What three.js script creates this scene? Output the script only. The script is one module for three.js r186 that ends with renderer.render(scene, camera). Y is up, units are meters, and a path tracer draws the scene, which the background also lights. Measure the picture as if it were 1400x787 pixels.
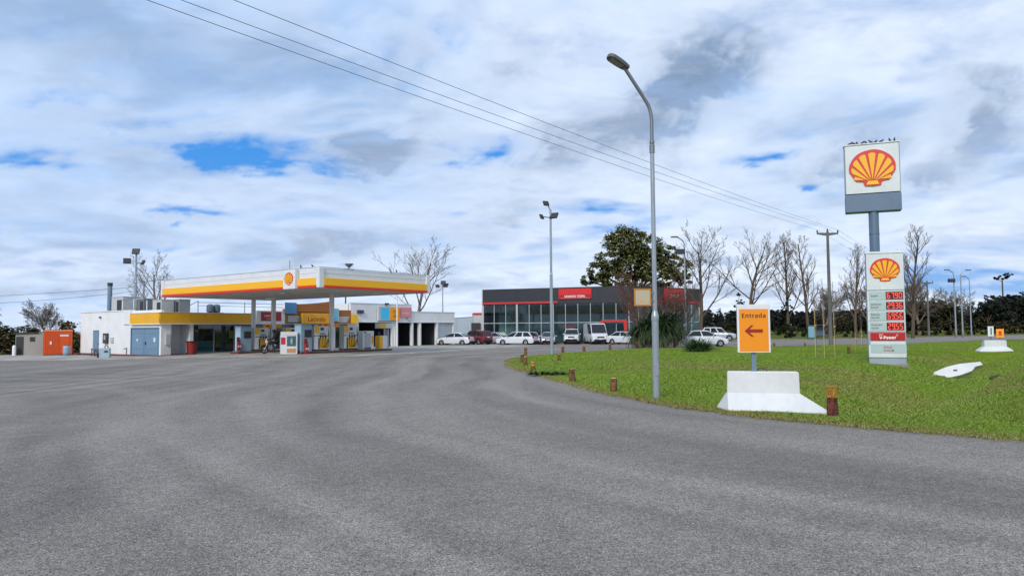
import * as THREE from 'three';
import { mergeGeometries } from 'three/addons/utils/BufferGeometryUtils.js';
import { RoundedBoxGeometry } from 'three/addons/geometries/RoundedBoxGeometry.js';
import { MarchingCubes } from 'three/addons/objects/MarchingCubes.js';

// ---------------------------------------------------------------- camera, sky, sun, exposure
const scene = new THREE.Scene();
const camera = new THREE.PerspectiveCamera(42.96, 1400 / 787, 0.1, 2000);
camera.rotation.order = 'YXZ';
camera.position.set(0, 1.75, 0);
camera.rotation.set(0.0554, 0, -0.007);
scene.add(camera);
const renderer = new THREE.WebGLRenderer({ antialias: true });
renderer.toneMapping = THREE.LinearToneMapping;
renderer.toneMappingExposure = 1.15;
renderer.shadowMap.enabled = true;

// noise
function hash2(x, y) { let h = (x * 374761393 + y * 668265263) | 0; h = Math.imul(h ^ (h >>> 13), 1274126177); h ^= h >>> 16; return (h >>> 0) / 4294967296; }
function vnoise(x, y) {
  const xi = Math.floor(x), yi = Math.floor(y), fx = x - xi, fy = y - yi;
  const u = fx * fx * fx * (fx * (fx * 6 - 15) + 10), v = fy * fy * fy * (fy * (fy * 6 - 15) + 10);
  const a = hash2(xi, yi), b = hash2(xi + 1, yi), c = hash2(xi, yi + 1), d = hash2(xi + 1, yi + 1);
  return a + (b - a) * u + (c - a) * v + (a - b - c + d) * u * v;
}
function fbm(x, y, o = 5, g = 0.5) { let s = 0, a = 1, n = 0; for (let i = 0; i < o; i++) { s += a * vnoise(x, y); n += a; a *= g; const t = x * 1.62 - y * 1.18 + 17.3; y = x * 1.18 + y * 1.62 + 5.1; x = t; } return s / n; }
const clamp = (x, a = 0, b = 1) => x < a ? a : x > b ? b : x;
const ss = (a, b, x) => { const t = clamp((x - a) / (b - a)); return t * t * (3 - 2 * t); };
const mix = (a, b, t) => a + (b - a) * t;
function rng(seed) { let a = seed >>> 0; return () => { a = (a + 0x6D2B79F5) | 0; let t = Math.imul(a ^ (a >>> 15), 1 | a); t = (t + Math.imul(t ^ (t >>> 7), 61 | t)) ^ t; return ((t ^ (t >>> 14)) >>> 0) / 4294967296; }; }

// sky: air and a broken layer of cloud over the whole dome
{
  const W = 4096, Hh = 2048, data = new Float32Array(W * Hh * 4);
  // larger openings and heavier clouds of the layer: [tan azimuth, tan height, half width, half height, tilt, strength]
  const gaps = [[-0.375, 0.243, 0.115, 0.027, -0.06, 1.0], [-0.30, 0.222, 0.08, 0.022, 0, 0.8], [-0.665, 0.236, 0.10, 0.02, 0.02, 0.6], [-0.44, 0.150, 0.075, 0.010, 0, 0.62], [-0.06, 0.245, 0.075, 0.022, 0.05, 0.62], [0.325, 0.243, 0.05, 0.010, 0.16, 0.9], [0.40, 0.200, 0.025, 0.006, 0.05, 0.5], [-0.58, 0.118, 0.12, 0.012, 0, 0.42], [-0.62, 0.31, 0.09, 0.05, 0.3, 0.32], [-0.12, 0.395, 0.09, 0.04, 0.3, 0.3], [-0.47, 0.305, 0.10, 0.02, 0.15, 0.35], [0.05, 0.43, 0.10, 0.02, 0.2, 0.25], [-0.74, 0.145, 0.06, 0.012, 0, 0.45]];
  const heavy = [[0.21, 0.325, 0.14, 0.058, 0.66, 1.0], [0.09, 0.262, 0.11, 0.036, 0.3, 0.8], [-0.20, 0.242, 0.085, 0.035, 0.15, 0.85], [0.47, 0.235, 0.09, 0.06, -0.1, 0.62], [0.66, 0.28, 0.09, 0.09, 0.2, 0.6], [0.60, 0.20, 0.08, 0.03, 0, 0.5], [-0.28, 0.10, 0.16, 0.022, 0.12, 0.7], [-0.05, 0.14, 0.10, 0.025, 0.35, 0.5], [-0.6, 0.062, 0.25, 0.016, 0.02, 0.6], [0.0, 0.36, 0.06, 0.05, 0.4, 0.35], [0.30, 0.40, 0.10, 0.05, 0.5, 0.3], [0.62, 0.11, 0.2, 0.03, 0, 0.3], [0.36, 0.14, 0.12, 0.03, 0.2, 0.3]];
  const blob = (list, tx, ty) => { let s = 0; for (const [cx, cy, rx, ry, r, k] of list) { const dx = tx - cx, dy = ty - cy; if (Math.abs(dx) > 3 * rx + 0.1 || Math.abs(dy) > 3 * rx + 0.1) continue; const c = Math.cos(r), q = Math.sin(r), a = (dx * c + dy * q) / rx, b = (-dx * q + dy * c) / ry; s = Math.max(s, k * Math.exp(-(a * a + b * b) * 0.9)); } return s; };
  for (let j = 0; j < Hh; j++) {
    const el = ((j + 0.5) / Hh - 0.5) * Math.PI, sy = Math.sin(el), cy = Math.cos(el);
    for (let i = 0; i < W; i++) {
      const o = (j * W + i) * 4; data[o + 3] = 1;
      if (el < -0.03) { data[o] = 0.30; data[o + 1] = 0.31; data[o + 2] = 0.31; continue; }
      const az = ((i + 0.5) / W - 0.5) * 2 * Math.PI, x = Math.cos(az) * cy, z = Math.sin(az) * cy, y = Math.max(sy, 0);
      const q = 1 / (y + 0.16), px = x * q, pz = z * q;
      const wx = fbm(px * 1.1 + 3, pz * 1.1 + 9, 4) - 0.5, wz = fbm(px * 1.1 + 31, pz * 1.1 + 2, 4) - 0.5;
      const n1 = fbm(px * 0.8 + wx * 0.5, pz * 1.2 + wz * 0.5 + 4, 6, 0.5);          // broad cover
      const n2 = fbm(px * 2.2 + wx * 1.2 + 40, pz * 2.8 + wz * 1.2, 7, 0.56);              // billows
      const n3 = fbm(px * 7 + wx * 2 + 7, pz * 9 + wz * 2 + 70, 6, 0.6);                // wisps
      let gap = ss(0.66, 0.86, 1 - n1) * 0.7, dark = ss(0.50, 0.74, n2 * 0.6 + (fbm(px * 0.8 + 90, pz * 0.8 + wx, 4)) * 0.4) * 0.75;
      if (z < -0.2) {
        const tx = x / -z + wx * 0.13 + (n3 - 0.5) * 0.035, ty = y / -z + wz * 0.07 + (n3 - 0.5) * 0.03 + (n2 - 0.5) * 0.03;
        const bg = blob(gaps, tx, ty), bh = blob(heavy, tx, ty), e = bg + bh > 0.02 ? (fbm(tx * 15 + 5, ty * 24 + 8, 7, 0.62) - 0.5) * 1.7 + (n3 - 0.5) * 0.5 : 0;
        gap = Math.max(gap, bg * 0.4 + 0.6 * ss(0.08, 0.95, bg + e * 0.8) * Math.min(1, bg * 2)); dark = Math.max(dark * 0.75, bh * 0.4 + 0.55 * ss(0.12, 0.85, bh + e) * Math.min(1, bh * 1.9));
      }
      gap = clamp(gap * 1.42 * (1.0 + 1.1 * (n3 - 0.5) * 2) - 0.1);
      // a thinner veil to one side: blue air shows through it
      const m2 = (n2 - 0.5) * 2.2, m3 = (n3 - 0.5) * 2.0;
      const veil = clamp(0.33 + 0.44 * ss(0.3, -0.55, x) + m2 * 0.8 + 0.35 * m3 - 0.34 * ss(0.2, 0.0, y));
      const hz = Math.exp(-y * 9);
      const blue = [mix(0.02, 0.36, hz), mix(0.245, 0.54, hz), mix(0.72, 0.80, hz)];
      const lit = 0.79 + 0.24 * m3 + 0.24 * m2;
      const lk = clamp((lit - 0.38) / 0.5), white = [mix(0.29, 0.82, lk), mix(0.43, 0.895, lk), mix(0.71, 0.99, lk)], grey = [0.20, 0.30, 0.47], low = [0.49, 0.565, 0.70];
      for (let k = 0; k < 3; k++) {
        const g = mix(grey[k], low[k], ss(0.42, 0.05, y) * 0.85);
        let c = mix(white[k], g * (0.92 + 0.5 * (n3 - 0.5)), clamp(dark * 1.3 * (1.0 + 0.5 * m3 + 0.35 * m2) - 0.03));
        c = mix(c, [0.29, 0.475, 0.80][k] * (0.95 + 0.2 * m3), veil * 0.78 * (1 - dark * 0.6));
        c = mix(c, blue[k], gap);
        data[o + k] = Math.max(0.02, c);
      }
    }
  }
  const sky = new THREE.DataTexture(data, W, Hh, THREE.RGBAFormat, THREE.FloatType);
  sky.mapping = THREE.EquirectangularReflectionMapping; sky.magFilter = THREE.LinearFilter; sky.minFilter = THREE.LinearFilter; sky.needsUpdate = true;
  scene.background = sky; scene.environment = sky;
}
const sun = new THREE.DirectionalLight(new THREE.Color(1.0, 0.95, 0.87), 2.3);
sun.position.set(-35, 62, 45); sun.target.position.set(0, 0, -40);
sun.castShadow = true; sun.shadow.radius = 34; sun.shadow.mapSize.set(4096, 4096);
Object.assign(sun.shadow.camera, { left: -90, right: 90, top: 90, bottom: -90, near: 1, far: 300 });
scene.add(sun, sun.target);

// ---------------------------------------------------------------- helpers
const names = new Map();
function numbered(n) { const k = names.get(n) || 0; names.set(n, k + 1); return k ? `${n}_${String(k).padStart(3, '0')}` : n; }
function thing(name, label, category, x = 0, y = 0, z = 0, turn = 0, group) {
  const o = new THREE.Group(); o.name = numbered(name); o.position.set(x, y, z); o.rotation.y = turn;
  o.userData = { label, category }; if (group) o.userData.group = group; scene.add(o); return o;
}
function tag(o, label, category, group) { o.name = numbered(o.name); o.userData = { label, category }; if (group) o.userData.group = group; scene.add(o); return o; }
function copyOf(src, label, x, y, z, turn) { const o = src.clone(); o.name = numbered(src.name.replace(/_\d{3}$/, '')); o.userData = { ...src.userData, label }; o.position.set(x, y, z); if (turn !== undefined) o.rotation.y = turn; scene.add(o); return o; }
function norm(g) {
  if (g.index) g = g.toNonIndexed();
  const out = new THREE.BufferGeometry();
  out.setAttribute('position', g.attributes.position);
  if (!g.attributes.normal) g.computeVertexNormals();
  out.setAttribute('normal', g.attributes.normal);
  if (g.attributes.color) out.setAttribute('color', g.attributes.color);
  out.setAttribute('uv', g.attributes.uv || new THREE.BufferAttribute(new Float32Array(g.attributes.position.count * 2), 2));
  return out;
}
function boxUV(g) {
  const p = g.attributes.position, uv = g.attributes.uv, a = new THREE.Vector3(), b = new THREE.Vector3(), c = new THREE.Vector3();
  for (let i = 0; i < p.count; i += 3) {
    a.fromBufferAttribute(p, i); b.fromBufferAttribute(p, i + 1); c.fromBufferAttribute(p, i + 2);
    const n = b.clone().sub(a).cross(c.clone().sub(a)), x = Math.abs(n.x), y = Math.abs(n.y), z = Math.abs(n.z);
    for (let k = 0; k < 3; k++) { const X = p.getX(i + k), Y = p.getY(i + k), Z = p.getZ(i + k); if (y >= x && y >= z) uv.setXY(i + k, X, Z); else if (x >= z) uv.setXY(i + k, Z, Y); else uv.setXY(i + k, X, Y); }
  }
  return g;
}
function part(name, geos, mat, parent, keepUV) {
  const list = (Array.isArray(geos) ? geos : [geos]).map(norm);
  const g = list.length > 1 ? mergeGeometries(list) : list[0];
  if (!keepUV) boxUV(g);
  const m = new THREE.Mesh(g, mat); m.name = name; m.castShadow = m.receiveShadow = true;
  if (parent) parent.add(m);
  return m;
}
function structure(m, name) { m.name = numbered(name || m.name); m.userData.kind = 'structure'; scene.add(m); return m; }
const T = (g, x, y, z) => g.translate(x, y, z);
function box(w, h, d, x = 0, y = 0, z = 0, r = 0) { return T(r ? new RoundedBoxGeometry(w, h, d, 1, Math.min(r, w / 2.1, h / 2.1, d / 2.1)) : new THREE.BoxGeometry(w, h, d), x, y, z); }   // y is the centre
function bx(x0, x1, y0, y1, z0, z1, r = 0) { return box(x1 - x0, y1 - y0, z1 - z0, (x0 + x1) / 2, (y0 + y1) / 2, (z0 + z1) / 2, r); }
function cyl(r0, r1, h, x = 0, y = 0, z = 0, n = 16) { return T(new THREE.CylinderGeometry(r1, r0, h, n, 1), x, y + h / 2, z); }   // y is the foot
function rod(a, b, r, n = 8, r2 = r) {
  const A = new THREE.Vector3(...a), B = new THREE.Vector3(...b), d = B.clone().sub(A), L = d.length();
  const g = new THREE.CylinderGeometry(r2, r, L, n, 1);
  g.applyQuaternion(new THREE.Quaternion().setFromUnitVectors(new THREE.Vector3(0, 1, 0), d.normalize()));
  return T(g, (a[0] + b[0]) / 2, (a[1] + b[1]) / 2, (a[2] + b[2]) / 2);
}
function tube(pts, r, seg = 24, n = 8) { return new THREE.TubeGeometry(new THREE.CatmullRomCurve3(pts.map(p => new THREE.Vector3(...p))), seg, r, n, false); }
function extr(pts, d, bevel = 0, holes = []) {
  const s = new THREE.Shape(pts.map(p => new THREE.Vector2(...p)));
  for (const h of holes) s.holes.push(new THREE.Path(h.map(p => new THREE.Vector2(...p))));
  return new THREE.ExtrudeGeometry(s, { depth: d, bevelEnabled: bevel > 0, bevelSize: bevel, bevelThickness: bevel, bevelSegments: 1, curveSegments: 8 });
}
const rect = (x0, x1, y0, y1) => [[x0, y0], [x1, y0], [x1, y1], [x0, y1]];
const heading = (dx, dz) => Math.atan2(-dz, dx);

// textures
function dataTex(n, fn, srgb, repeat) {
  const d = new Uint8Array(n * n * 4);
  for (let j = 0; j < n; j++) for (let i = 0; i < n; i++) { const c = fn(i / n, j / n), o = (j * n + i) * 4; d[o] = clamp(c[0]) * 255; d[o + 1] = clamp(c[1]) * 255; d[o + 2] = clamp(c[2]) * 255; d[o + 3] = 255; }
  const t = new THREE.DataTexture(d, n, n); t.wrapS = t.wrapT = THREE.RepeatWrapping; t.magFilter = THREE.LinearFilter; t.minFilter = THREE.LinearMipmapLinearFilter; t.generateMipmaps = true;
  if (srgb) t.colorSpace = THREE.SRGBColorSpace; if (repeat) t.repeat.set(repeat, repeat); t.needsUpdate = true; return t;
}
function tileNoise(u, v, f, seed, o = 4, g = 0.55) {   // wraps round at 1
  let s = 0, a = 1, n = 0;
  for (let k = 0; k < o; k++) {
    const x = u * f, y = v * f, xi = Math.floor(x), yi = Math.floor(y), fx = x - xi, fy = y - yi, sx = fx * fx * (3 - 2 * fx), sy = fy * fy * (3 - 2 * fy);
    const h = (p, q) => hash2(((p % f) + f) % f + seed * 131 + k * 977, ((q % f) + f) % f + seed * 57);
    s += a * mix(mix(h(xi, yi), h(xi + 1, yi), sx), mix(h(xi, yi + 1), h(xi + 1, yi + 1), sx), sy); n += a; a *= g; f *= 2;
  }
  return s / n;
}
const grime = dataTex(512, (u, v) => { const a = tileNoise(u, v, 5, 3, 5), b = tileNoise(u, v, 40, 8, 3), c = 0.965 + 0.07 * (a - 0.5) + 0.05 * (b - 0.5); const s = 1; return [c * s, c * s, c * s * 0.99]; }, true, 0.28);
const fineBump = dataTex(512, (u, v) => { const a = tileNoise(u, v, 24, 5, 4, 0.7); return [a, a, a]; }, false, 0.8);
const concreteMap = dataTex(1024, (u, v) => { const a = tileNoise(u, v, 4, 13, 6), b = tileNoise(u, v, 128, 18, 2), c = 0.80 + 0.35 * (a - 0.5) + 0.22 * (b - 0.5); return [c, c * 0.99, c * 0.97]; }, true, 0.2);
const brush = dataTex(256, (u, v) => { const a = tileNoise(u, v, 6, 33, 5); return [a, 0.42 + 0.5 * a, a]; }, false, 0.6);
const woodMap = dataTex(512, (u, v) => { const a = tileNoise(u, v * 0.25, 32, 91, 3, 0.6), b = tileNoise(u, v, 6, 93, 5), k = tileNoise(u, v, 16, 95, 3), c = 0.75 + 0.6 * (a - 0.5) + 0.55 * (b - 0.5) - (k > 0.66 ? 0.22 : 0); return [c, c * 0.97, c * 0.93]; }, true, 1.6);
function mat(color, rough = 0.7, o = {}) {
  const { wear, ...rest } = o;
  const m = new THREE.MeshPhysicalMaterial({ roughness: rough, ...rest });
  if (Array.isArray(color)) m.color.setRGB(...color); else m.color.set(color);
  if (wear) { m.map = grime; m.bumpMap = fineBump; m.bumpScale = 0.002; }
  return m;
}
const M = {
  white: mat([0.76, 0.77, 0.79], 0.75, { wear: 1 }), whitePaint: mat([0.80, 0.81, 0.83], 0.45, { wear: 1 }), panelWhite: mat([0.72, 0.74, 0.77], 0.4, { wear: 1 }),
  barrier: mat([0.66, 0.67, 0.69], 0.7, { map: grime, bumpMap: concreteMap, bumpScale: 0.004 }),
  yellow: mat([0.80, 0.42, 0.012], 0.5, { wear: 1 }), signYellow: mat([0.88, 0.47, 0.008], 0.4), orange: mat([0.88, 0.32, 0.012], 0.45), red: mat([0.55, 0.02, 0.018], 0.45), signRed: mat([0.60, 0.022, 0.02], 0.4),
  blueDoor: mat([0.155, 0.26, 0.38], 0.55, { wear: 1 }), blueGrey: mat([0.26, 0.37, 0.48], 0.5, { wear: 1 }), skyBlue: mat([0.12, 0.47, 0.70], 0.4), teal: mat([0.10, 0.36, 0.42], 0.45),
  grey: mat([0.30, 0.31, 0.33], 0.6, { wear: 1 }), lightGrey: mat([0.50, 0.51, 0.53], 0.55, { wear: 1 }), dark: mat([0.03, 0.031, 0.034], 0.6), black: mat([0.012, 0.012, 0.013], 0.5), charcoal: mat([0.022, 0.024, 0.032], 0.45, { wear: 1 }),
  galv: mat([0.33, 0.37, 0.42], 0.45, { metalness: 0.35, map: grime, roughnessMap: brush }), galvDark: mat([0.20, 0.22, 0.25], 0.5, { metalness: 0.4, map: grime }), steelPost: mat([0.17, 0.24, 0.33], 0.45, { metalness: 0.2, map: grime }),
  totemGrey: mat([0.115, 0.175, 0.27], 0.45, { map: grime }), lamp: mat([0.10, 0.10, 0.10], 0.6), lens: mat([0.22, 0.21, 0.17], 0.25),
  concrete: mat([0.40, 0.39, 0.37], 0.9, { map: concreteMap, bumpMap: fineBump, bumpScale: 0.003 }), poleConcrete: mat([0.17, 0.17, 0.17], 0.9, { map: concreteMap }),
  rubber: mat([0.014, 0.014, 0.014], 0.85), alloy: mat([0.42, 0.43, 0.45], 0.35, { metalness: 0.8 }), chrome: mat([0.6, 0.6, 0.62], 0.2, { metalness: 1 }),
  carGlass: mat([0.012, 0.016, 0.019], 0.05, { specularIntensity: 1 }),
  glass: mat([0.62, 0.76, 0.76], 0.03, { transmission: 1, thickness: 0, ior: 1.5 }),
  tailRed: mat([0.35, 0.01, 0.012], 0.15), lampClear: mat([0.62, 0.65, 0.68], 0.12),
  bark: mat([0.135, 0.098, 0.07], 0.95, { map: concreteMap }), barkGrey: mat([0.16, 0.13, 0.105], 0.95), wood: mat([0.26, 0.145, 0.06], 0.9, { map: woodMap, bumpMap: woodMap, bumpScale: 0.02 }), cane: mat([0.52, 0.38, 0.16], 0.8), twigRed: mat([0.12, 0.062, 0.045], 0.95),
  steelDark: mat([0.045, 0.04, 0.04], 0.6), rust: mat([0.11, 0.035, 0.025], 0.8),
};
// prints
function canvasTex(w, h, draw) { const c = document.createElement('canvas'); c.width = w; c.height = h; draw(c.getContext('2d'), w, h); const t = new THREE.CanvasTexture(c); t.colorSpace = THREE.SRGBColorSpace; t.anisotropy = 8; return t; }
function print(name, w, h, draw, parent, x, y, z, o = {}) {   // flat print on a board
  const k = 512 / Math.max(w, h), tex = canvasTex(Math.round(w * k), Math.round(h * k), draw);
  const g = new THREE.PlaneGeometry(w, h); if (o.ry) g.rotateY(o.ry); T(g, x, y, z);
  return part(name, g, new THREE.MeshPhysicalMaterial({ map: tex, roughness: o.rough ?? 0.45 }), parent, true);
}
function lines(ctx, w, h, bg, rows) { ctx.fillStyle = bg; ctx.fillRect(0, 0, w, h); ctx.textBaseline = 'middle'; for (const [t, size, cx, cy, col, align = 'center', wt = 'bold'] of rows) { ctx.fillStyle = col; ctx.textAlign = align; ctx.font = `${wt} ${Math.round(size * h)}px sans-serif`; ctx.fillText(t, cx * w, cy * h); } }
// ---------------------------------------------------------------- the ground
const edgeNear = [[60, 12], [16, -2.5], [10.2, -8.2], [7.52, -10.87], [6.6, -11.92], [5.53, -13.1], [4.91, -13.81], [4.34, -14.65], [3.72, -15.68], [3.26, -16.76], [2.57, -18.88], [1.75, -22.3], [0.96, -26.6], [0.28, -30.4], [-0.23, -33.9], [-0.43, -36.9], [-0.27, -41], [0.42, -45], [1.64, -47.9], [5.33, -53.8], [9.43, -59.2], [12.9, -62.4], [19.0, -63.8], [23.3, -65.1], [33.1, -69.4], [54, -84], [110, -124]];
const edgeLine = new THREE.CatmullRomCurve3(edgeNear.map(p => new THREE.Vector3(p[0], 0, p[1])), false, 'centripetal').getPoints(120).map(p => [p.x, p.z]);
const grassPoly = [...edgeLine, [140, -124], [140, 12]];
function inPoly(poly, x, z) { let c = false; for (let i = 0, j = poly.length - 1; i < poly.length; j = i++) { const [xi, zi] = poly[i], [xj, zj] = poly[j]; if ((zi > z) !== (zj > z) && x < (xj - xi) * (z - zi) / (zj - zi) + xi) c = !c; } return c; }
function lineDist(line, x, z) { let b = 1e9; for (let i = 0; i + 1 < line.length; i++) { const [ax, az] = line[i], [cx, cz] = line[i + 1], dx = cx - ax, dz = cz - az, t = clamp(((x - ax) * dx + (z - az) * dz) / (dx * dx + dz * dz)); const ex = x - ax - t * dx, ez = z - az - t * dz, d = ex * ex + ez * ez; if (d < b) b = d; } return Math.sqrt(b); }
const sdGrass = (x, z) => (inPoly(grassPoly, x, z) ? 1 : -1) * lineDist(edgeLine, x, z);
// the highway behind the lawn and its far verge
const roadFar = [[-140, -108], [-30, -107], [12, -101], [24, -98], [44, -103], [64, -112], [110, -140], [180, -190]];
const farPoly = [...roadFar, [900, -400], [900, -900], [-900, -900], [-900, -108]];
const sdFar = (x, z) => (inPoly(farPoly, x, z) ? 1 : -1) * lineDist(roadFar, x, z);
const leftLine = [[-44, 60], [-40, -10], [-43, -40], [-44, -57], [-44, -110]];
const ditchA = [6.2, -14.2], ditchB = [29, -45];
function gY(x, z) {
  let g = -0.42 * ss(12, 38, -x) * ss(12, 55, -z) - 0.15 * ss(66, 84, -z) * ss(24, 10, x);
  const dx = ditchB[0] - ditchA[0], dz = ditchB[1] - ditchA[1], L = Math.hypot(dx, dz), ux = dx / L, uz = dz / L;
  const t = (x - ditchA[0]) * ux + (z - ditchA[1]) * uz, s = -(x - ditchA[0]) * uz + (z - ditchA[1]) * ux;
  const w = ss(-0.5, 9, t) * ss(48, 34, t), wb = ss(-3, 9, t) * ss(52, 30, t);
  g += -0.62 * w * Math.exp(-(s / 2.1) * (s / 2.1)) - 0.16 * w * ss(9, 1, Math.abs(s)) + 1.05 * wb * ss(0.5, 4.0, s) * (1 - 0.55 * ss(10, 40, s));
  g += 0.05 * (fbm(x * 0.25, z * 0.25, 3) - 0.5) * ss(0.3, 3, sdCache(x, z));
  return g;
}
let sdLast = [NaN, NaN, 0];
function sdCache(x, z) { if (sdLast[0] !== x || sdLast[1] !== z) sdLast = [x, z, sdGrass(x, z)]; return sdLast[2]; }
function steps(list) { const out = []; for (const [a, b, s] of list) { const n = Math.max(1, Math.round((b - a) / s)); for (let i = 0; i < n; i++) out.push(a + (b - a) * i / n); } out.push(list[list.length - 1][1]); return out; }
function sheet(xs, zs, height, color, keep, uvs = 1) {
  const nx = xs.length, nz = zs.length, pos = new Float32Array(nx * nz * 3), col = new Float32Array(nx * nz * 3), uv = new Float32Array(nx * nz * 2), ok = new Uint8Array(nx * nz), idx = [];
  for (let j = 0; j < nz; j++) for (let i = 0; i < nx; i++) { const k = j * nx + i, x = xs[i], z = zs[j]; pos[3 * k] = x; pos[3 * k + 1] = height(x, z); pos[3 * k + 2] = z; const c = color(x, z); col[3 * k] = c[0]; col[3 * k + 1] = c[1]; col[3 * k + 2] = c[2]; uv[2 * k] = x * uvs; uv[2 * k + 1] = z * uvs; ok[k] = keep ? keep(x, z) : 1; }
  for (let j = 0; j + 1 < nz; j++) for (let i = 0; i + 1 < nx; i++) { const a = j * nx + i, b = a + 1, c = a + nx, d = c + 1; if (ok[a] | ok[b] | ok[c] | ok[d]) idx.push(a, c, b, b, c, d); }
  const g = new THREE.BufferGeometry(); g.setAttribute('position', new THREE.BufferAttribute(pos, 3)); g.setAttribute('uv', new THREE.BufferAttribute(uv, 2)); g.setAttribute('color', new THREE.BufferAttribute(col, 3)); g.setIndex(idx); g.computeVertexNormals(); return g;
}
const rough = (x, z) => (fbm(x * 3.1, z * 3.1, 3) - 0.5) * 0.35;   // ragged turf edge
// asphalt: aggregate in the texture, patches and worn wheel paths in the vertex colours
const asphaltMap = dataTex(2048, (u, v) => { const a = tileNoise(u, v, 512, 41, 2, 0.8), b = tileNoise(u, v, 220, 44, 2, 0.6), d = tileNoise(u, v, 60, 47, 2); let c = 0.63 + 0.52 * (a - 0.5) + 0.26 * (b - 0.5) + 0.10 * (d - 0.5); if (a < 0.29) c -= 0.2; if (a > 0.76) c += 0.14; return [c, c * 0.995, c * 0.99]; }, true, 1 / 3.6);
const asphaltBump = dataTex(1024, (u, v) => { const a = tileNoise(u, v, 300, 61, 2, 0.7); return [a, a, a]; }, false, 1 / 4);
const asphaltMat = new THREE.MeshPhysicalMaterial({ map: asphaltMap, bumpMap: asphaltBump, bumpScale: 0.009, roughness: 0.86, vertexColors: true, specularIntensity: 0.5 });
asphaltMat.color.setRGB(0.70, 0.645, 0.58);
function asphaltTone(x, z) {
  const sd = -sdCache(x, z), w = fbm(x * 0.06 + 3, z * 0.06, 4) - 0.5, near = ss(40, 4, sd);
  let c = 0.83 + 0.16 * (fbm(x * 0.12 + 50, z * 0.12, 5) - 0.5) + 0.16 * (fbm(x * 0.9, z * 0.9, 3) - 0.5);
  // wheel paths sweep round the lawn in bands
  const lane = sd + w * 5, path = fbm(lane * 1.7 + 11, x * 0.05 + z * 0.055, 4, 0.6);
  c += 0.72 * (path - 0.5) * ss(0.3, 1.5, sd);
  const arc = Math.hypot(x + 26, z + 8) + w * 4; c += 0.54 * (fbm(arc * 1.5 + 70, Math.atan2(z + 8, x + 26) * 1.6, 4, 0.6) - 0.5) * ss(4, 18, sd);
  const arc2 = Math.hypot(x - 6, z + 66) + w * 3; c += 0.5 * (fbm(arc2 * 1.6 + 20, Math.atan2(z + 66, x - 6) * 1.5, 4, 0.6) - 0.5) * ss(45, 20, arc2);
  c += 0.10 * near * (fbm(sd * 2.2, x * 0.05 + z * 0.05, 2) - 0.5);
  return [c, c * 0.995, c * 0.99];
}
const inStation = (x, z) => { const X = x + 28.8, Z = z + 60; return [0.6 * X - 0.8 * Z, 0.8 * X + 0.6 * Z]; };   // to the station's own axes
structure(part('asphalt_lot', sheet(steps([[-51, -20, 0.8], [-20, -8, 0.4], [-8, 9, 0.22], [9, 30, 0.7], [30, 120, 3]]), steps([[-142, -104, 2], [-104, -60, 0.7], [-60, -30, 0.45], [-30, -3, 0.22], [-3, 18, 0.8]]), gY, asphaltTone, (x, z) => sdCache(x, z) < 1.2 && sdFar(x, z) < 2), asphaltMat, null, true));
// turf, verge and fields: one sheet to the horizon, turned down under the asphalt
const soilMap = dataTex(1024, (u, v) => { const a = tileNoise(u, v, 16, 71, 5), b = tileNoise(u, v, 256, 73, 2), c = 0.88 + 0.3 * (a - 0.5) + 0.26 * (b - 0.5); return [c, c, c]; }, true, 1 / 5);
const turfMat = new THREE.MeshPhysicalMaterial({ map: soilMap, bumpMap: soilMap, bumpScale: 0.03, roughness: 1, vertexColors: true, specularIntensity: 0.1 });
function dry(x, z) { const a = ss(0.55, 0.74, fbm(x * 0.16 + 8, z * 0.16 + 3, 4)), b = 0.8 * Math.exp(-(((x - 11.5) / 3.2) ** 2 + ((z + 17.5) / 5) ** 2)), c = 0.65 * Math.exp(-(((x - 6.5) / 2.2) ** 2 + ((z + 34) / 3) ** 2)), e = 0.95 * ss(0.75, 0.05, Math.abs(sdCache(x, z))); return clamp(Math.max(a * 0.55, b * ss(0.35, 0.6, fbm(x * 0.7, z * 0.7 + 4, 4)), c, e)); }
function turfTone(x, z) {
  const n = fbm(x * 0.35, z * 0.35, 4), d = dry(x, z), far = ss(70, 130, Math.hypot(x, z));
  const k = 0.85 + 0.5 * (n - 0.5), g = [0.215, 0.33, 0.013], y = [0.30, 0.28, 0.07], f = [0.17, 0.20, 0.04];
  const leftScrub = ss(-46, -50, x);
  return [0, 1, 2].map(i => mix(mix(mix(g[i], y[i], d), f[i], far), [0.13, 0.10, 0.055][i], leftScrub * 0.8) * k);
}
const turfH = (x, z) => { const e = sdCache(x, z), s = Math.max(Math.max(e, sdFar(x, z)), -49 - x) + rough(x, z) * ss(90, 40, Math.hypot(x, z)); return gY(x, z) + mix(-0.16, 0.035, ss(-0.14, 0.14, s)) - 0.10 * ss(0.2, -0.2, s); };
structure(part('turf_ground', sheet(steps([[-900, -140, 95], [-140, -51, 6], [-51, -47, 0.5], [-47, -4, 3], [-4, -1, 0.4], [-1, 12, 0.13], [12, 30, 0.4], [30, 120, 3], [120, 900, 95]]), steps([[-900, -260, 90], [-260, -145, 8], [-145, -95, 1.6], [-95, -62, 0.7], [-62, -36, 0.3], [-36, -9, 0.13], [-9, 12, 0.8], [12, 200, 40]]), turfH, turfTone), turfMat, null, true));

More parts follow.
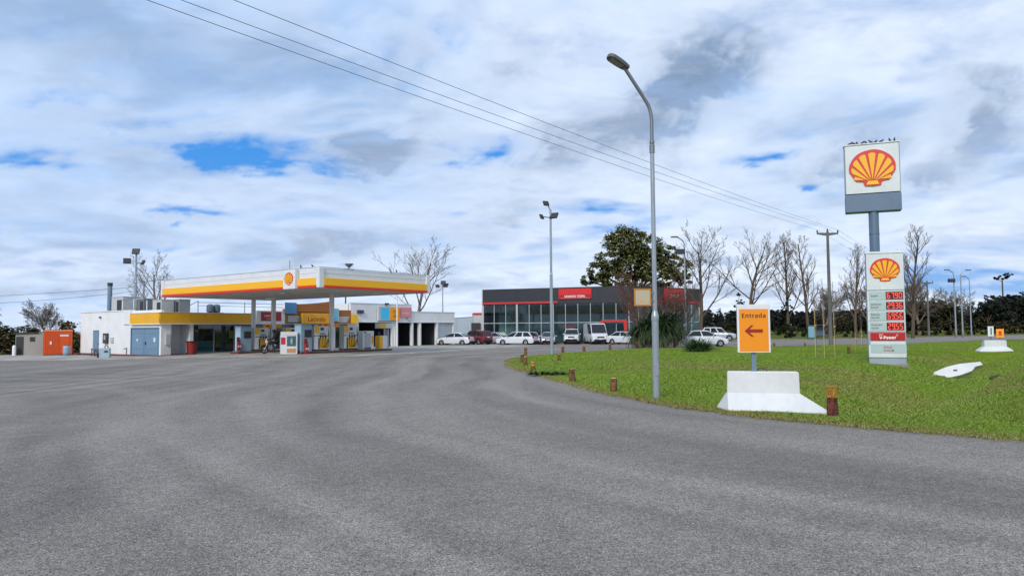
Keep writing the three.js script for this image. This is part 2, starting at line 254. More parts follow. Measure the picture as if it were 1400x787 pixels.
// concrete apron of the filling station: a sheet laid on the asphalt, and a low kerb on the lawn side of the road
const apronPts = [[-70, -61], [-50, -58.8], [-34, -55.6], [-24.4, -52.6], [-16.5, -48.6], [-12.6, -46.7], [-9.6, -49.8], [-6.4, -55], [-3.2, -62], [0.2, -72], [3.4, -85], [-3, -90], [-44, -86], [-44, -61]];
{
  const P = apronPts.slice(2, 13); P.unshift([-48.4, -58.4]); P.push([-48.4, -90]);
  const g = sheet(steps([[-49, 5, 0.5]]), steps([[-91, -46, 0.5]]), (x, z) => gY(x, z) + (inPoly(P, x, z) ? 0.03 : -0.03), (x, z) => { const c = 0.92 + 0.32 * (fbm(x * 0.3, z * 0.3, 5) - 0.5) - 0.25 * ss(0.58, 0.75, fbm(x * 0.8 + 9, z * 0.8, 4)); return [c, c * 0.99, c * 0.97]; }, (x, z) => inPoly(P, x, z));
  const cm = new THREE.MeshPhysicalMaterial({ map: concreteMap, bumpMap: fineBump, bumpScale: 0.003, roughness: 0.9, vertexColors: true }); cm.color.setRGB(0.58, 0.565, 0.535);
  structure(part('concrete_apron', g, cm, null, true));
}
{ // pavement of the showroom
  const D = [[-9, -94.5], [-4, -94.2], [13.6, -87.2], [17.5, -88.5], [26.5, -96], [26.5, -101], [-9, -101]];
  const s = new THREE.Shape(D.map(p => new THREE.Vector2(p[0], -p[1]))); const g = new THREE.ExtrudeGeometry(s, { depth: 0.5, bevelEnabled: false }); g.rotateX(-Math.PI / 2); g.translate(0, -0.53, 0);
  structure(part('showroom_pavement', g, mat([0.24, 0.10, 0.085], 0.85, { map: concreteMap })));
}

// grass blades
function bladeClump(n, R, h, seed) {
  const r = rng(seed), pos = [], nor = [], uv = [];
  for (let i = 0; i < n; i++) {
    const a = r() * 6.283, d = Math.sqrt(r()) * R, x = Math.cos(a) * d, z = Math.sin(a) * d, t = r() * 6.283, w = 0.003 + r() * 0.0035, H = h * (0.55 + 0.7 * r()), lean = H * (0.25 + 0.8 * r()), la = r() * 6.283;
    const cx = Math.cos(t) * w, cz = Math.sin(t) * w, mx = x + Math.cos(la) * lean * 0.35, mz = z + Math.sin(la) * lean * 0.35, tx = x + Math.cos(la) * lean, tz = z + Math.sin(la) * lean;
    const q = [[x - cx, 0, z - cz], [x + cx, 0, z + cz], [mx + cx * 0.8, H * 0.62, mz + cz * 0.8], [mx - cx * 0.8, H * 0.62, mz - cz * 0.8], [tx, H, tz]];
    for (const k of [0, 1, 2, 0, 2, 3, 3, 2, 4]) { pos.push(...q[k]); nor.push(cz * 60, 0.85, -cx * 60); uv.push(0, 0); }
  }
  const g = new THREE.BufferGeometry(); g.setAttribute('position', new THREE.Float32BufferAttribute(pos, 3)); g.setAttribute('normal', new THREE.Float32BufferAttribute(nor, 3)); g.setAttribute('uv', new THREE.Float32BufferAttribute(uv, 2)); return g;
}
{
  const bladeMat = mat([1, 1, 1], 0.75, { side: THREE.DoubleSide, transmission: 0.35, thickness: 0, specularIntensity: 0.3 });
  const rnd = rng(77), spots = [];
  for (let i = 0; i < 210000; i++) {
    const d = 9 + Math.pow(rnd(), 1.25) * 60, px = -0.06 + rnd() * 0.86, x = px * d + 0.2, z = -d;     // a wedge of lawn in front of the road, thinner far off
    const sd = sdGrass(x, z) + rough(x, z); if (sd < -0.02) continue;
    if (sd < 0.25 && rnd() > 0.6) continue;
    const keep = d < 20 ? 1 : d < 34 ? 0.55 : 0.32; if (rnd() > keep) continue;
    spots.push([x, z, d, sd]);
  }
  const kinds = [bladeClump(16, 0.12, 0.06, 5), bladeClump(14, 0.14, 0.075, 6), bladeClump(18, 0.11, 0.05, 7)];
  const mm = new THREE.Matrix4(), Q = new THREE.Quaternion(), up = new THREE.Vector3(0, 1, 0), col = new THREE.Color();
  kinds.forEach((g, k) => {
    const mine = spots.filter((_, i) => i % 3 === k), im = new THREE.InstancedMesh(g, bladeMat, mine.length);
    mine.forEach(([x, z, d, sd], i) => {
      const n = fbm(x * 0.5 + 60, z * 0.5, 4), tall = 0.5 * (0.7 + 0.75 * ss(0.42, 0.68, n)) * (d > 30 ? 1.25 : 1) * (0.8 + 0.5 * rnd()), wide = d > 30 ? 2.0 : d > 20 ? 1.4 : 1;
      mm.compose(new THREE.Vector3(x, gY(x, z) + 0.022, z), Q.setFromAxisAngle(up, rnd() * 6.283), new THREE.Vector3(wide, tall, wide)); im.setMatrixAt(i, mm);
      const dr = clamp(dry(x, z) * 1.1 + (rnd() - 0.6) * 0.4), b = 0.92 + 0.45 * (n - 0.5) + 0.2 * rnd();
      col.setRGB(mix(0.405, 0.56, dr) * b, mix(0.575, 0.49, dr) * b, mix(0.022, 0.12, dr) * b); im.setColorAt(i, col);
    });
    im.name = numbered('grass'); im.userData = { label: ['short mown green grass covering the lawn beside the entry road', 'slightly longer green grass tufts across the lawn', 'low dense green turf blades over the lawn'][k], category: 'grass', kind: 'stuff' }; im.castShadow = im.receiveShadow = true; scene.add(im);
  });
}
// ---------------------------------------------------------------- filling station, in axes of its own: x along the service bays, z out to the forecourt
const TURN = 0.9273, st = (x, z) => [-28.8 + 0.6 * x + 0.8 * z, -60 - 0.8 * x + 0.6 * z];
function stThing(name, label, category, x, y, z, turn = 0, group) { const [X, Z] = st(x, z); return thing(name, label, category, X, y === null ? gY(X, Z) + 0.012 : y, Z, TURN + turn, group); }
// emblem: a fan with ribs on a red plate; outline in units of its width
function fanOutline(k = 1) {
  const o = [], n = 42;
  o.push([0, -0.445], [0.17, -0.425], [0.205, -0.325], [0.355, -0.305]);
  for (let i = 0; i <= n; i++) { const a = -0.16 + (Math.PI + 0.32) * i / n, rib = 1 + 0.014 * Math.abs(Math.sin((a) * 3.5)); o.push([0.5 * Math.cos(a) * rib, 0.005 + 0.455 * Math.sin(a) * rib]); }
  o.push([-0.355, -0.305], [-0.205, -0.325], [-0.17, -0.425]);
  return o.map(p => [p[0] * k, p[1] * k]);
}
const emblemYellow = mat([0.84, 0.42, 0.006], 0.4);
function emblem(parent, size, x, y, z, turn = 0, sx = 1, sy = 1) {
  const place = g => { g.scale(sx, sy, 1); return T(turn ? g.rotateY(turn) : g, x, y, z); };
  const plate = part('emblem_plate', place(extr(fanOutline(size), size * 0.02)), M.signRed, parent);
  const ribs = 9, c = [0, -0.36];
  for (let i = 0; i < ribs; i++) {
    const a0 = Math.PI * (0.055 + 0.89 * (i + 0.14) / ribs), a1 = Math.PI * (0.055 + 0.89 * (i + 0.86) / ribs), pts = [];
    const rim = a => { const dx = Math.cos(a), dy = Math.sin(a); let lo = 0, hi = 1.2; for (let k = 0; k < 30; k++) { const m = (lo + hi) / 2, X = c[0] + dx * m, Y = c[1] + dy * m, in1 = (X / 0.5) ** 2 + ((Y - 0.005) / 0.455) ** 2 < 1 || (Y < 0 && Math.abs(X) < 0.44 && Y > -0.3); if (in1 || Y < -0.3) lo = m; else hi = m; } return lo * 0.885; };
    const low = Math.abs(i - 4) >= 4, s = low ? 0.16 : 0.075;
    pts.push([c[0] + Math.cos((a0 + a1) / 2) * s, c[1] + (low ? 0.03 : 0) + Math.sin((a0 + a1) / 2) * s]);
    for (let k = 0; k <= 6; k++) { const a = mix(a0, a1, k / 6); let q = rim(a) * (1 + 0.03 * Math.sin(Math.PI * k / 6)); if (low) q = Math.min(q, 0.42); pts.push([c[0] + Math.cos(a) * q, Math.max(-0.27, c[1] + Math.sin(a) * q)]); }
    part('emblem_rib', place(T(extr(pts.map(p => [p[0] * size, p[1] * size]), size * 0.012), 0, 0, size * 0.021)), emblemYellow, plate);
  }
  part('emblem_rib', place(T(extr([[-0.14, -0.40], [0.14, -0.40], [0.10, -0.31], [-0.10, -0.31]].map(p => [p[0] * size, p[1] * size]), size * 0.012), 0, 0, size * 0.021)), M.signYellow, plate);
  return plate;
}
const roofGravel = mat([0.25, 0.25, 0.24], 0.95, { map: concreteMap });
const inside = mat([0.055, 0.06, 0.068], 0.9, { map: grime }), insideFloor = mat([0.06, 0.058, 0.055], 0.7, { map: concreteMap });  // dark colours carry the deep shade of the shop and bays
{
  const b = thing('service_building', 'long white filling station building with yellow fascia, blue doors and dark open service bays', 'building', -28.8, 0, -60, TURN);
  // wall of the blue doors (faces the road), wall of the shop and bays
  const w1 = extr(rect(0, 14.8, -0.8, 3.5), 0.25, 0, [rect(0.35, 5.0, -0.4, 2.0), rect(11, 12.25, -0.4, 1.85)]); w1.rotateY(Math.PI / 2);
  part('wall', T(w1, 0.0, 0, 0), M.white, b);
  const bays = [[21.1, 25.9, 2.5], [26.8, 28.9, 2.5], [29.2, 30.1, 2.5], [30.5, 33.0, 2.5], [33.4, 36.0, 2.45]];
  const front = [[0.25, -0.8], [36.3, -0.8], [36.3, 3.72], [28.9, 3.72], [28.9, 4.5], [20, 4.5], [20, 3.2], [0.25, 3.2]];
  part('wall', T(extr(front, 0.25, 0, [rect(0.86, 2.5, -0.35, 2.36), rect(2.8, 10.6, -0.25, 2.3), rect(11, 13.4, -0.2, 2.3), rect(13.9, 15.4, -0.2, 2.3), rect(15.9, 17.6, -0.2, 2.3), rect(18.0, 19.6, -0.2, 2.3), ...bays.map(([a, c, h]) => rect(a, c, -0.3, h))]), 0, 0, -0.25), M.white, b);
  part('wall', [bx(0.25, 20, -0.8, 3.4, -15, -14.8), bx(20, 36.3, -0.8, 4.4, -9.2, -9), bx(36.05, 36.3, -0.8, 3.7, -9, -0.25), bx(19.9, 20.05, 2.9, 4.45, -14.8, -0.3)], M.white, b);
  part('parapet', [bx(-0.12, 0.0, 2.35, 3.56, -6.3, -4.95), bx(-0.06, 0.31, 3.5, 3.58, -14.86, -4.9)], M.white, b);
  part('roof', [bx(0.25, 19.9, 2.95, 3.1, -14.8, -0.26), bx(20.06, 28.85, 3.95, 4.15, -9, -0.26), bx(28.85, 36.05, 3.3, 3.45, -9, -0.26)], roofGravel, b);
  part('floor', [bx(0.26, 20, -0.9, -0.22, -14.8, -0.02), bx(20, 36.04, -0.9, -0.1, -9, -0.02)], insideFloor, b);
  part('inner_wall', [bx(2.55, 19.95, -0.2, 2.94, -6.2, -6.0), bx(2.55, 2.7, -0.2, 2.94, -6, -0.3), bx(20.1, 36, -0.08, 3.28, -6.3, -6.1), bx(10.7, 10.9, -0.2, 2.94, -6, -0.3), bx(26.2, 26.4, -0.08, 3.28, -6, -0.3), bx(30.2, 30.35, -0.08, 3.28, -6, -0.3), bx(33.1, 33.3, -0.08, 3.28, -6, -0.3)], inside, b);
  part('recess_wall', [bx(0.4, 0.86, -0.3, 2.9, -1.7, -1.6), bx(0.86, 2.5, -0.3, 2.9, -1.7, -1.6), bx(0.76, 0.86, -0.3, 2.9, -1.6, -0.26), bx(2.5, 2.54, -0.3, 2.9, -1.6, -0.26)], M.white, b);
  // yellow fascia in panels
  for (let k = 0; k < 2; k++) part('fascia_panel', bx(-0.2, -0.003, 2.38, 3.26, -4.92 + k * 2.56, -4.92 + 2.55 + k * 2.56, 0.01), M.yellow, b);
  for (let k = 0; k < 4; k++) part('fascia_panel', bx(-0.2 + k * 2.7, -0.2 + k * 2.7 + 2.69, 2.38, 3.26, 0.003, 0.2, 0.01), M.yellow, b);
  part('fascia_trim', [bx(-0.23, 10.6, 2.3, 2.375, 0.003, 0.22), bx(-0.23, -0.003, 2.3, 2.375, -4.92, 0.0), bx(-0.23, 10.6, 3.265, 3.3, -0.02, 0.22), bx(-0.23, -0.003, 3.265, 3.3, -4.92, -0.03)], M.white, b);
  // blue garage doors and the small blue door
  const gd = (s0, s1) => { const d = part('door', bx(0.06, 0.11, -0.36, 1.98, -s1, -s0), M.blueDoor, b); const n = s1 - s0; part('door_panel', bx(0.035, 0.058, 1.55, 1.82, -s1 + 0.2, -s0 - 0.2), M.blueDoor, d); part('door_panel', bx(0.035, 0.058, 0.25, 1.42, -s1 + 0.2, -s0 - 0.2), M.blueDoor, d); part('door_panel', bx(0.035, 0.058, -0.26, 0.14, -s1 + 0.2, -s0 - 0.2), M.blueDoor, d); return d; };
  const d1 = gd(0.38, 2.66), d2 = gd(2.69, 4.97); part('handle', bx(-0.02, 0.033, 0.62, 0.86, -2.6, -2.5), M.dark, d1); part('notice', bx(0.02, 0.0335, 0.85, 1.2, -1.25, -0.95), M.panelWhite, d1); part('notice', bx(0.02, 0.0335, 0.9, 1.1, -4.1, -3.9), M.panelWhite, d2);
  part('door_frame', [bx(-0.03, 0.05, -0.38, 2.06, -0.35, -0.27), bx(-0.03, 0.05, -0.38, 2.06, -5.08, -5.0), bx(-0.03, 0.05, 1.985, 2.06, -4.997, -0.353)], M.blueDoor, b);
  const d3 = part('door', bx(0.06, 0.12, -0.39, 1.84, -12.23, -11.02), M.blueDoor, b); part('handle', bx(0.0, 0.058, 0.55, 0.7, -11.2, -11.12), M.dark, d3); part('door_panel', bx(0.035, 0.058, -0.25, 0.6, -12.05, -11.25), M.blueDoor, d3); part('door_panel', bx(0.035, 0.058, 0.75, 1.7, -12.05, -11.25), M.blueDoor, d3);
  part('wall_lamp', [cyl(0.1, 0.1, 0.14, -0.1, 2.95, -10.7), rod([0, 3.05, -10.7], [-0.1, 3.05, -10.7], 0.03)], M.dark, b);
  // shop glazing
  const panes = [[2.8, 4.75], [4.75, 6.7], [6.7, 8.65], [8.65, 10.6], [11, 12.2], [12.2, 13.4], [13.9, 15.4], [15.9, 17.6], [18.0, 19.6]];
  for (const [a, c] of panes) { const f = part('window', [bx(a, a + 0.05, -0.2, 2.29, -0.16, -0.08), bx(c - 0.05, c, -0.2, 2.29, -0.16, -0.08), bx(a + 0.05, c - 0.05, 2.22, 2.29, -0.16, -0.08), bx(a + 0.05, c - 0.05, -0.2, -0.1, -0.16, -0.08)], M.galvDark, b); part('pane', bx(a + 0.05, c - 0.05, -0.1, 2.22, -0.122, -0.118), M.glass, f); }
  // bay piers and lintels keep their own edges; roller door of the last bay
  part('lintel', bx(20.9, 36.3, 2.505, 2.6, 0.003, 0.1), M.white, b);
  for (const x of [26.35, 29.05, 30.3, 33.2, 36.1]) part('pier', bx(x - 0.1, x + 0.1, -0.3, 2.5, 0.003, 0.07), M.white, b);
  const rd = part('roller_door', bx(33.4, 36.0, -0.3, 2.45, -0.16, -0.12), M.lightGrey, b); for (let k = 0; k < 9; k++) part('roller_slat', bx(33.42, 35.98, -0.24 + k * 0.29, 0.02 + k * 0.29, -0.118, -0.095), mat([0.50, 0.56, 0.60], 0.5, { map: grime }), rd);
  part('roof_edge', [bx(19.95, 28.95, 4.5, 4.56, -0.3, 0.05), bx(28.95, 36.36, 3.72, 3.78, -0.3, 0.05)], M.white, b);
  part('drain_pipe', [rod([28.2, 2.6, 0.08], [28.2, 3.9, 0.08], 0.05), bx(28.3, 28.75, 2.75, 3.3, 0.003, 0.18)], M.lightGrey, b);
  part('meter_box', bx(-0.2, -0.002, 0.68, 1.58, -9.85, -9.1, 0.02), M.steelDark, b); part('meter_glass', bx(-0.206, -0.2, 1.0, 1.4, -9.65, -9.3), M.blueGrey, b); part('meter_box', bx(-0.12, -0.002, 0.75, 1.22, -8.6, -8.15, 0.02), M.lightGrey, b);
  part('meter_box', bx(0.35, 0.75, 0.6, 1.5, 0.003, 0.14, 0.02), M.lightGrey, b); part('tap_pipe', [rod([-0.06, -0.35, -5.7], [-0.06, 0.35, -5.7], 0.03), rod([-0.06, 0.3, -5.7], [-0.3, 0.2, -5.7], 0.03)], M.steelDark, b);
  // bottom course: brown kerb along the walls
  part('kerb', [bx(-0.7, -0.004, -0.8, -0.24, -15, -0.3), bx(-0.7, 20.6, -0.8, -0.22, 0.004, 0.9)], M.rust, b);
  // signs of the shop front
  const s1 = part('sign_board', bx(8.6, 11.6, 2.3, 3.55, 0.23, 0.5, 0.02), M.panelWhite, b); print('sign_print', 2.2, 0.86, (c, w, h) => lines(c, w, h, '#9c1f22', [['select', 0.28, 0.32, 0.42, '#e9d3cf'], ['Estaciones', 0.2, 0.45, 0.74, '#d9b3ad', 'center', 'normal']]), s1, 10.1, 3.02, 0.504);
  const brown = mat([0.33, 0.13, 0.025], 0.6, { wear: 1 });
  const fz = part('shop_fascia', bx(11.62, 19.7, 2.42, 3.75, 0.05, 0.42, 0.02), brown, b);
  for (let k = 0; k < 3; k++) part('sunburst', bx(18.0 - k * 0.12, 19.2 + k * 0.12, 2.52 + k * 0.2, 2.68 + k * 0.2, 0.422, 0.44), M.lightGrey, fz);
  for (let k = 0; k < 3; k++) part('sunburst', bx(12.0, 13.4, 2.55 + k * 0.2, 2.7 + k * 0.2, 0.422, 0.44), M.lightGrey, fz);
  const bn = [], arch = []; for (let i = 0; i <= 12; i++) { const t = i / 12; arch.push([11.7 + 5.6 * t, 4.22 + 0.42 * t * t]); } bn.push([11.7, 3.5], [17.3, 3.5], ...arch.reverse());
  const banner = part('curved_banner', T(extr(bn, 0.12), 0, 0, 0.45), mat([0.36, 0.115, 0.02], 0.55, { wear: 1 }), b);
  for (let k = 0; k < 4; k++) part('banner_stripe', tube([[12.9, 3.66 + k * 0.17, 0.575], [15, 3.69 + k * 0.18, 0.575], [17.2, 3.78 + k * 0.21, 0.575]], 0.03, 8, 5), mat([0.46, 0.17, 0.03], 0.5), banner);
  part('banner_end', bx(11.5, 12.8, 3.3, 4.36, 0.59, 0.64), mat([0.07, 0.24, 0.42], 0.5), banner);
  const ys = part('sign_board', bx(13.3, 17.0, 2.38, 3.36, 0.62, 0.85, 0.02), M.signYellow, b); print('sign_print', 3.5, 0.9, (c, w, h) => lines(c, w, h, '#dc9a0c', [['Latindo', 0.66, 0.46, 0.60, '#7c1408'], ['select', 0.16, 0.3, 0.2, '#b3301c']]), ys, 15.15, 2.87, 0.854);
  const bs = part('sign_board', bx(17.05, 17.95, 2.6, 3.9, 0.5, 0.62, 0.01), M.lightGrey, b); part('sign_face', bx(17.17, 17.83, 2.68, 3.82, 0.622, 0.63), M.skyBlue, bs);
  part('sign_board', bx(19.72, 20.6, 2.4, 3.3, 0.2, 0.5, 0.01), M.signYellow, b);
  part('fixing_plate', bx(20.85, 21.6, 3.45, 3.8, 0.01, 0.25), mat([0.03, 0.04, 0.10], 0.5), b);
  const sg = part('sign_board', bx(23.6, 26.75, 2.68, 4.22, 0.05, 0.32, 0.02), M.lightGrey, b); part('sign_face', bx(23.95, 25.15, 2.85, 4.12, 0.322, 0.34), mat([0.05, 0.50, 0.80], 0.4), sg);
  const sf = part('sign_face', bx(25.25, 26.7, 2.76, 4.16, 0.322, 0.36), M.orange, sg); print('sign_print', 1.3, 1.25, (c, w, h) => lines(c, w, h, '#f09a14', [['ISJ', 0.36, 0.5, 0.32, '#8a4a10'], ['60', 0.36, 0.5, 0.72, '#8a4a10']]), sf, 25.98, 3.46, 0.364);
  const pk = part('sign_board', bx(26.95, 28.75, 3.1, 4.2, 0.05, 0.2, 0.01), mat([0.66, 0.24, 0.27], 0.5), b); part('sign_line', bx(27.2, 28.3, 3.5, 3.56, 0.2, 0.21), M.panelWhite, pk);
  part('vent_pipe', rod([20.6, 4.1, -1.5], [20.6, 5.5, -1.5], 0.07), M.dark, b);
  part('spotlight', [bx(24.7, 25.1, 4.45, 4.62, 0.1, 0.35), rod([24.9, 4.2, 0.2], [24.9, 4.5, 0.2], 0.03)], M.dark, b);
}
{ // canopy
  const c = thing('forecourt_canopy', 'flat forecourt canopy with white, yellow and red fascia on round white columns', 'canopy', ...(() => { const [X, Z] = st(0, 0); return [X, 0, Z]; })(), TURN);
  const x0 = -0.56, x1 = 9.6, z0 = 1.2, z1 = 20.9, soffitMat = mat([0.60, 0.57, 0.53], 0.6, { map: grime });
  part('deck', bx(x0 + 0.12, x1 - 0.12, 5.1, 5.25, z0 + 0.12, z1 - 0.12), M.galv, c);
  for (let k = 0; k < 8; k++) { const a = x0 + 0.1 + k * 1.245; part('soffit_panel', bx(a, a + 1.235, 4.5, 4.53, z0 + 0.1, z1 - 0.1), soffitMat, c); }
  const ring = (name, y0, y1, out, m, inset) => {   // four sides, each its own piece, butted at the corners
    part(name, bx(x0 - out, x0 + 0.1, y0, y1, z0 + inset, z1 - inset, 0.012), m, c); part(name, bx(x1 - 0.1, x1 + out, y0, y1, z0 + inset, z1 - inset, 0.012), m, c);
    part(name, bx(x0 + inset + 0.1, x1 - inset - 0.1, y0, y1, z1 - 0.1, z1 + out, 0.012), m, c); part(name, bx(x0 + inset + 0.1, x1 - inset - 0.1, y0, y1, z0 - out, z0 + 0.1, 0.012), m, c);
  };
  ring('white_fascia', 5.12, 5.76, 0.02, M.panelWhite, 0.0); ring('white_rib', 5.44, 5.47, 0.04, M.panelWhite, 0.02);
  ring('yellow_fascia', 4.635, 5.115, 0.13, mat([0.86, 0.44, 0.005], 0.45), 0.2); ring('red_fascia', 4.47, 4.63, 0.16, mat([0.62, 0.03, 0.015], 0.45), 0.16);
  for (const [x, z] of [[x0, z0], [x0, z1], [x1, z0], [x1, z1]]) part('corner_cap', box(0.42, 1.33, 0.42, x + Math.sign(4.5 - x) * 0.1, 5.13, z + Math.sign(11 - z) * 0.1, 0.05), M.panelWhite, c);
  part('top_capping', [bx(x0 - 0.06, x1 + 0.06, 5.80, 5.83, z1 - 0.1, z1 + 0.06), bx(x0 - 0.06, x0 + 0.1, 5.80, 5.83, z0, z1 - 0.1), bx(x1 - 0.1, x1 + 0.06, 5.80, 5.83, z0, z1 - 0.1)], M.lightGrey, c);
  for (const [x, z] of [[5.6, 14.6], [6.2, 6.4], [7.1, 2.2]]) { const k = part('column', cyl(0.19, 0.19, 4.9, x, -0.4, z, 20), M.whitePaint, c); if (z > 5) { part('number_plate', bx(x - 0.95, x - 0.22, 1.95, 2.25, z - 0.05, z + 0.05), M.orange, k); part('number_plate', bx(x + 0.22, x + 0.75, 1.95, 2.25, z - 0.05, z + 0.05), M.orange, k); part('plate_print', bx(x - 0.72, x - 0.45, 2.02, 2.18, z + 0.051, z + 0.06), M.red, k); } }
  for (const z of [4.5, 9, 13.5, 18]) for (const x of [2, 7]) { const l = part('soffit_light', bx(x - 0.35, x + 0.35, 4.46, 4.5, z - 0.35, z + 0.35, 0.01), M.lightGrey, c); part('lens', bx(x - 0.27, x + 0.27, 4.452, 4.46, z - 0.27, z + 0.27), M.lampClear, l); }
  const eb = part('emblem_box', bx(-0.92, -0.6, 4.46, 5.74, 17.55, 18.85, 0.03), M.panelWhite, c); emblem(c, 0.92, -0.925, 5.13, 18.2, -Math.PI / 2);
  part('roof_vent', [cyl(0.05, 0.05, 0.9, 3, 5.2, 19.6), cyl(0.05, 0.28, 0.2, 3, 6.05, 19.6), cyl(0.28, 0.3, 0.06, 3, 6.26, 19.6)], M.galvDark, c);
  part('railing', [rod([4.2, 5.2, 18], [4.2, 6.15, 18], 0.03), rod([7.4, 5.2, 16], [7.4, 6.15, 16], 0.03), rod([4.2, 6.15, 18], [7.4, 6.15, 16], 0.025), rod([4.2, 6.15, 18], [3.0, 5.9, 19], 0.025), rod([7.4, 6.15, 16], [8.4, 5.3, 12], 0.03)], M.galvDark, c);
  part('antenna', [rod([2.5, 5.2, 13.6], [2.5, 6.9, 13.6], 0.025), rod([2.35, 6.2, 13.6], [2.65, 6.2, 13.6], 0.02), rod([2.2, 5.75, 13.4], [2.9, 5.75, 13.8], 0.03)], M.galvDark, c);
}
// islands
const island = (x0, x1, z, label) => { const [X, Z] = st((x0 + x1) / 2, z), y = gY(X, Z); const t = thing('pump_island', label, 'kerb', X, y, Z, TURN, 'raised pump islands'); const L = x1 - x0; part('kerb', box(L, 0.2, 1.15, 0, 0.06, 0, 0.04), M.rust, t); part('top_slab', box(L - 0.24, 0.03, 0.9, 0, 0.172, 0), M.concrete, t); return y + 0.19; };
const yA = island(2.4, 11.4, 14.6, 'long raised pump island with brown kerb nearest the road'), yB = island(2.6, 9.4, 6.4, 'raised pump island further back by the shop windows');
function dispenser(label, x, z, y, grey) {
  const d = stThing('fuel_dispenser', label, 'fuel pump', x, y, z, 0, 'fuel dispensers under the canopy');
  part('plinth', box(1.35, 0.1, 0.6, 0, 0.05, 0), M.dark, d); part('cabinet', box(1.3, 0.98, 0.55, 0, 0.6, 0, 0.03), M.whitePaint, d); part('head', box(1.3, 0.72, 0.5, 0, 1.5, 0, 0.03), M.panelWhite, d);
  for (const s of [-1, 1]) {
    part('service_door', box(0.78, 0.78, 0.02, grey ? 0.1 : 0.2, 0.56, s * 0.285), M.signYellow, d); part('door_gap', box(0.1, 0.82, 0.015, grey ? -0.36 : -0.26, 0.56, s * 0.283), M.steelDark, d);
    const dp = part('display', box(0.36, 0.26, 0.02, 0.05, 1.62, s * 0.256), M.lightGrey, d); part('display_glass', box(0.26, 0.17, 0.01, 0.05, 1.63, s * 0.271), M.black, dp);
    part('brand_panel', box(0.4, 0.5, 0.02, -0.42, 1.58, s * 0.257), M.signYellow, d); part('keypad', box(0.5, 0.14, 0.015, 0.1, 1.28, s * 0.257), M.grey, d);
    for (let k = 0; k < 3; k++) { const nz = part('nozzle', [box(0.05, 0.26, 0.07, -0.15 + k * 0.24, 1.05, s * 0.31), rod([-0.15 + k * 0.24, 1.17, s * 0.32], [-0.15 + k * 0.24, 1.02, s * 0.42], 0.02)], k === 1 ? M.steelDark : M.black, d); part('hose', tube([[-0.15 + k * 0.24, 0.95, s * 0.32], [-0.2 + k * 0.22, 0.35, s * 0.40], [0.1 + k * 0.2, 0.3, s * 0.42], [0.62, 0.9, s * 0.34], [0.68, 1.6, s * 0.2]], 0.018, 20, 6), M.black, nz); }
  }
  part('hose_mast', [box(0.16, 1.75, 0.4, 0.74, 0.9, 0, 0.02), box(0.1, 0.3, 0.46, 0.74, 1.55, 0)], grey ? M.lightGrey : M.panelWhite, d); part('side_panel', box(0.03, 1.7, 0.5, -0.672, 0.95, 0), grey ? mat([0.42, 0.41, 0.38], 0.5, { wear: 1 }) : M.panelWhite, d);
  return d;
}
dispenser('white fuel pump with yellow door beside the blue-grey cabinet on the front island', 4.45, 14.6, yA);
dispenser('white fuel pump with grey side past the white column on the front island', 7.25, 14.6, yA, true);
dispenser('white and yellow fuel pump by the shop windows, next to the blue cabinet', 4.95, 6.4, yB);
dispenser('white fuel pump behind the rider on the back island', 7.9, 6.4, yB, true);
function blueBox(label, x, z, y) { const d = stThing('island_cabinet', label, 'cabinet', x, y, z, 0, 'blue-grey island cabinets'); part('body', box(0.95, 1.95, 0.8, 0, 0.975, 0, 0.02), M.blueGrey, d); part('side_panel', box(0.02, 1.8, 0.7, -0.487, 0.97, 0), mat([0.36, 0.52, 0.66], 0.5), d); part('poster', box(0.62, 0.55, 0.015, 0.12, 1.3, 0.409), M.dark, d); part('lid', box(1.0, 0.05, 0.85, 0, 1.98, 0), M.blueGrey, d); return d; }
blueBox('tall blue-grey cabinet at the end of the front pump island', 3.0, 14.6, yA); blueBox('tall blue-grey cabinet at the end of the back pump island', 3.4, 6.4, yB);
function extinguishers(label, x, z, y) { const d = stThing('extinguisher_stand', label, 'extinguisher', x, y, z, 0, 'red extinguisher stands'); part('back_plate', box(0.26, 1.1, 0.04, 0, 0.58, -0.1), mat([0.26, 0.016, 0.014], 0.5), d); for (const k of [-0.08, 0.08]) { const e = part('cylinder', [cyl(0.075, 0.075, 0.62, k, 0.08, 0), T(new THREE.SphereGeometry(0.075, 10, 6), k, 0.7, 0)], mat([0.34, 0.016, 0.014], 0.35), d); part('valve', [cyl(0.02, 0.02, 0.1, k, 0.75, 0), box(0.12, 0.03, 0.03, k, 0.85, 0.03)], M.black, e); part('paper_label', box(0.09, 0.16, 0.01, k, 0.4, 0.073), M.panelWhite, e); } }
extinguishers('red extinguishers beside the front blue-grey cabinet', 2.62, 15.5, gY(...st(2.62, 15.5)) + 0.012); extinguishers('red extinguishers beside the blue cabinet of the back island', 2.7, 6.9, yB);
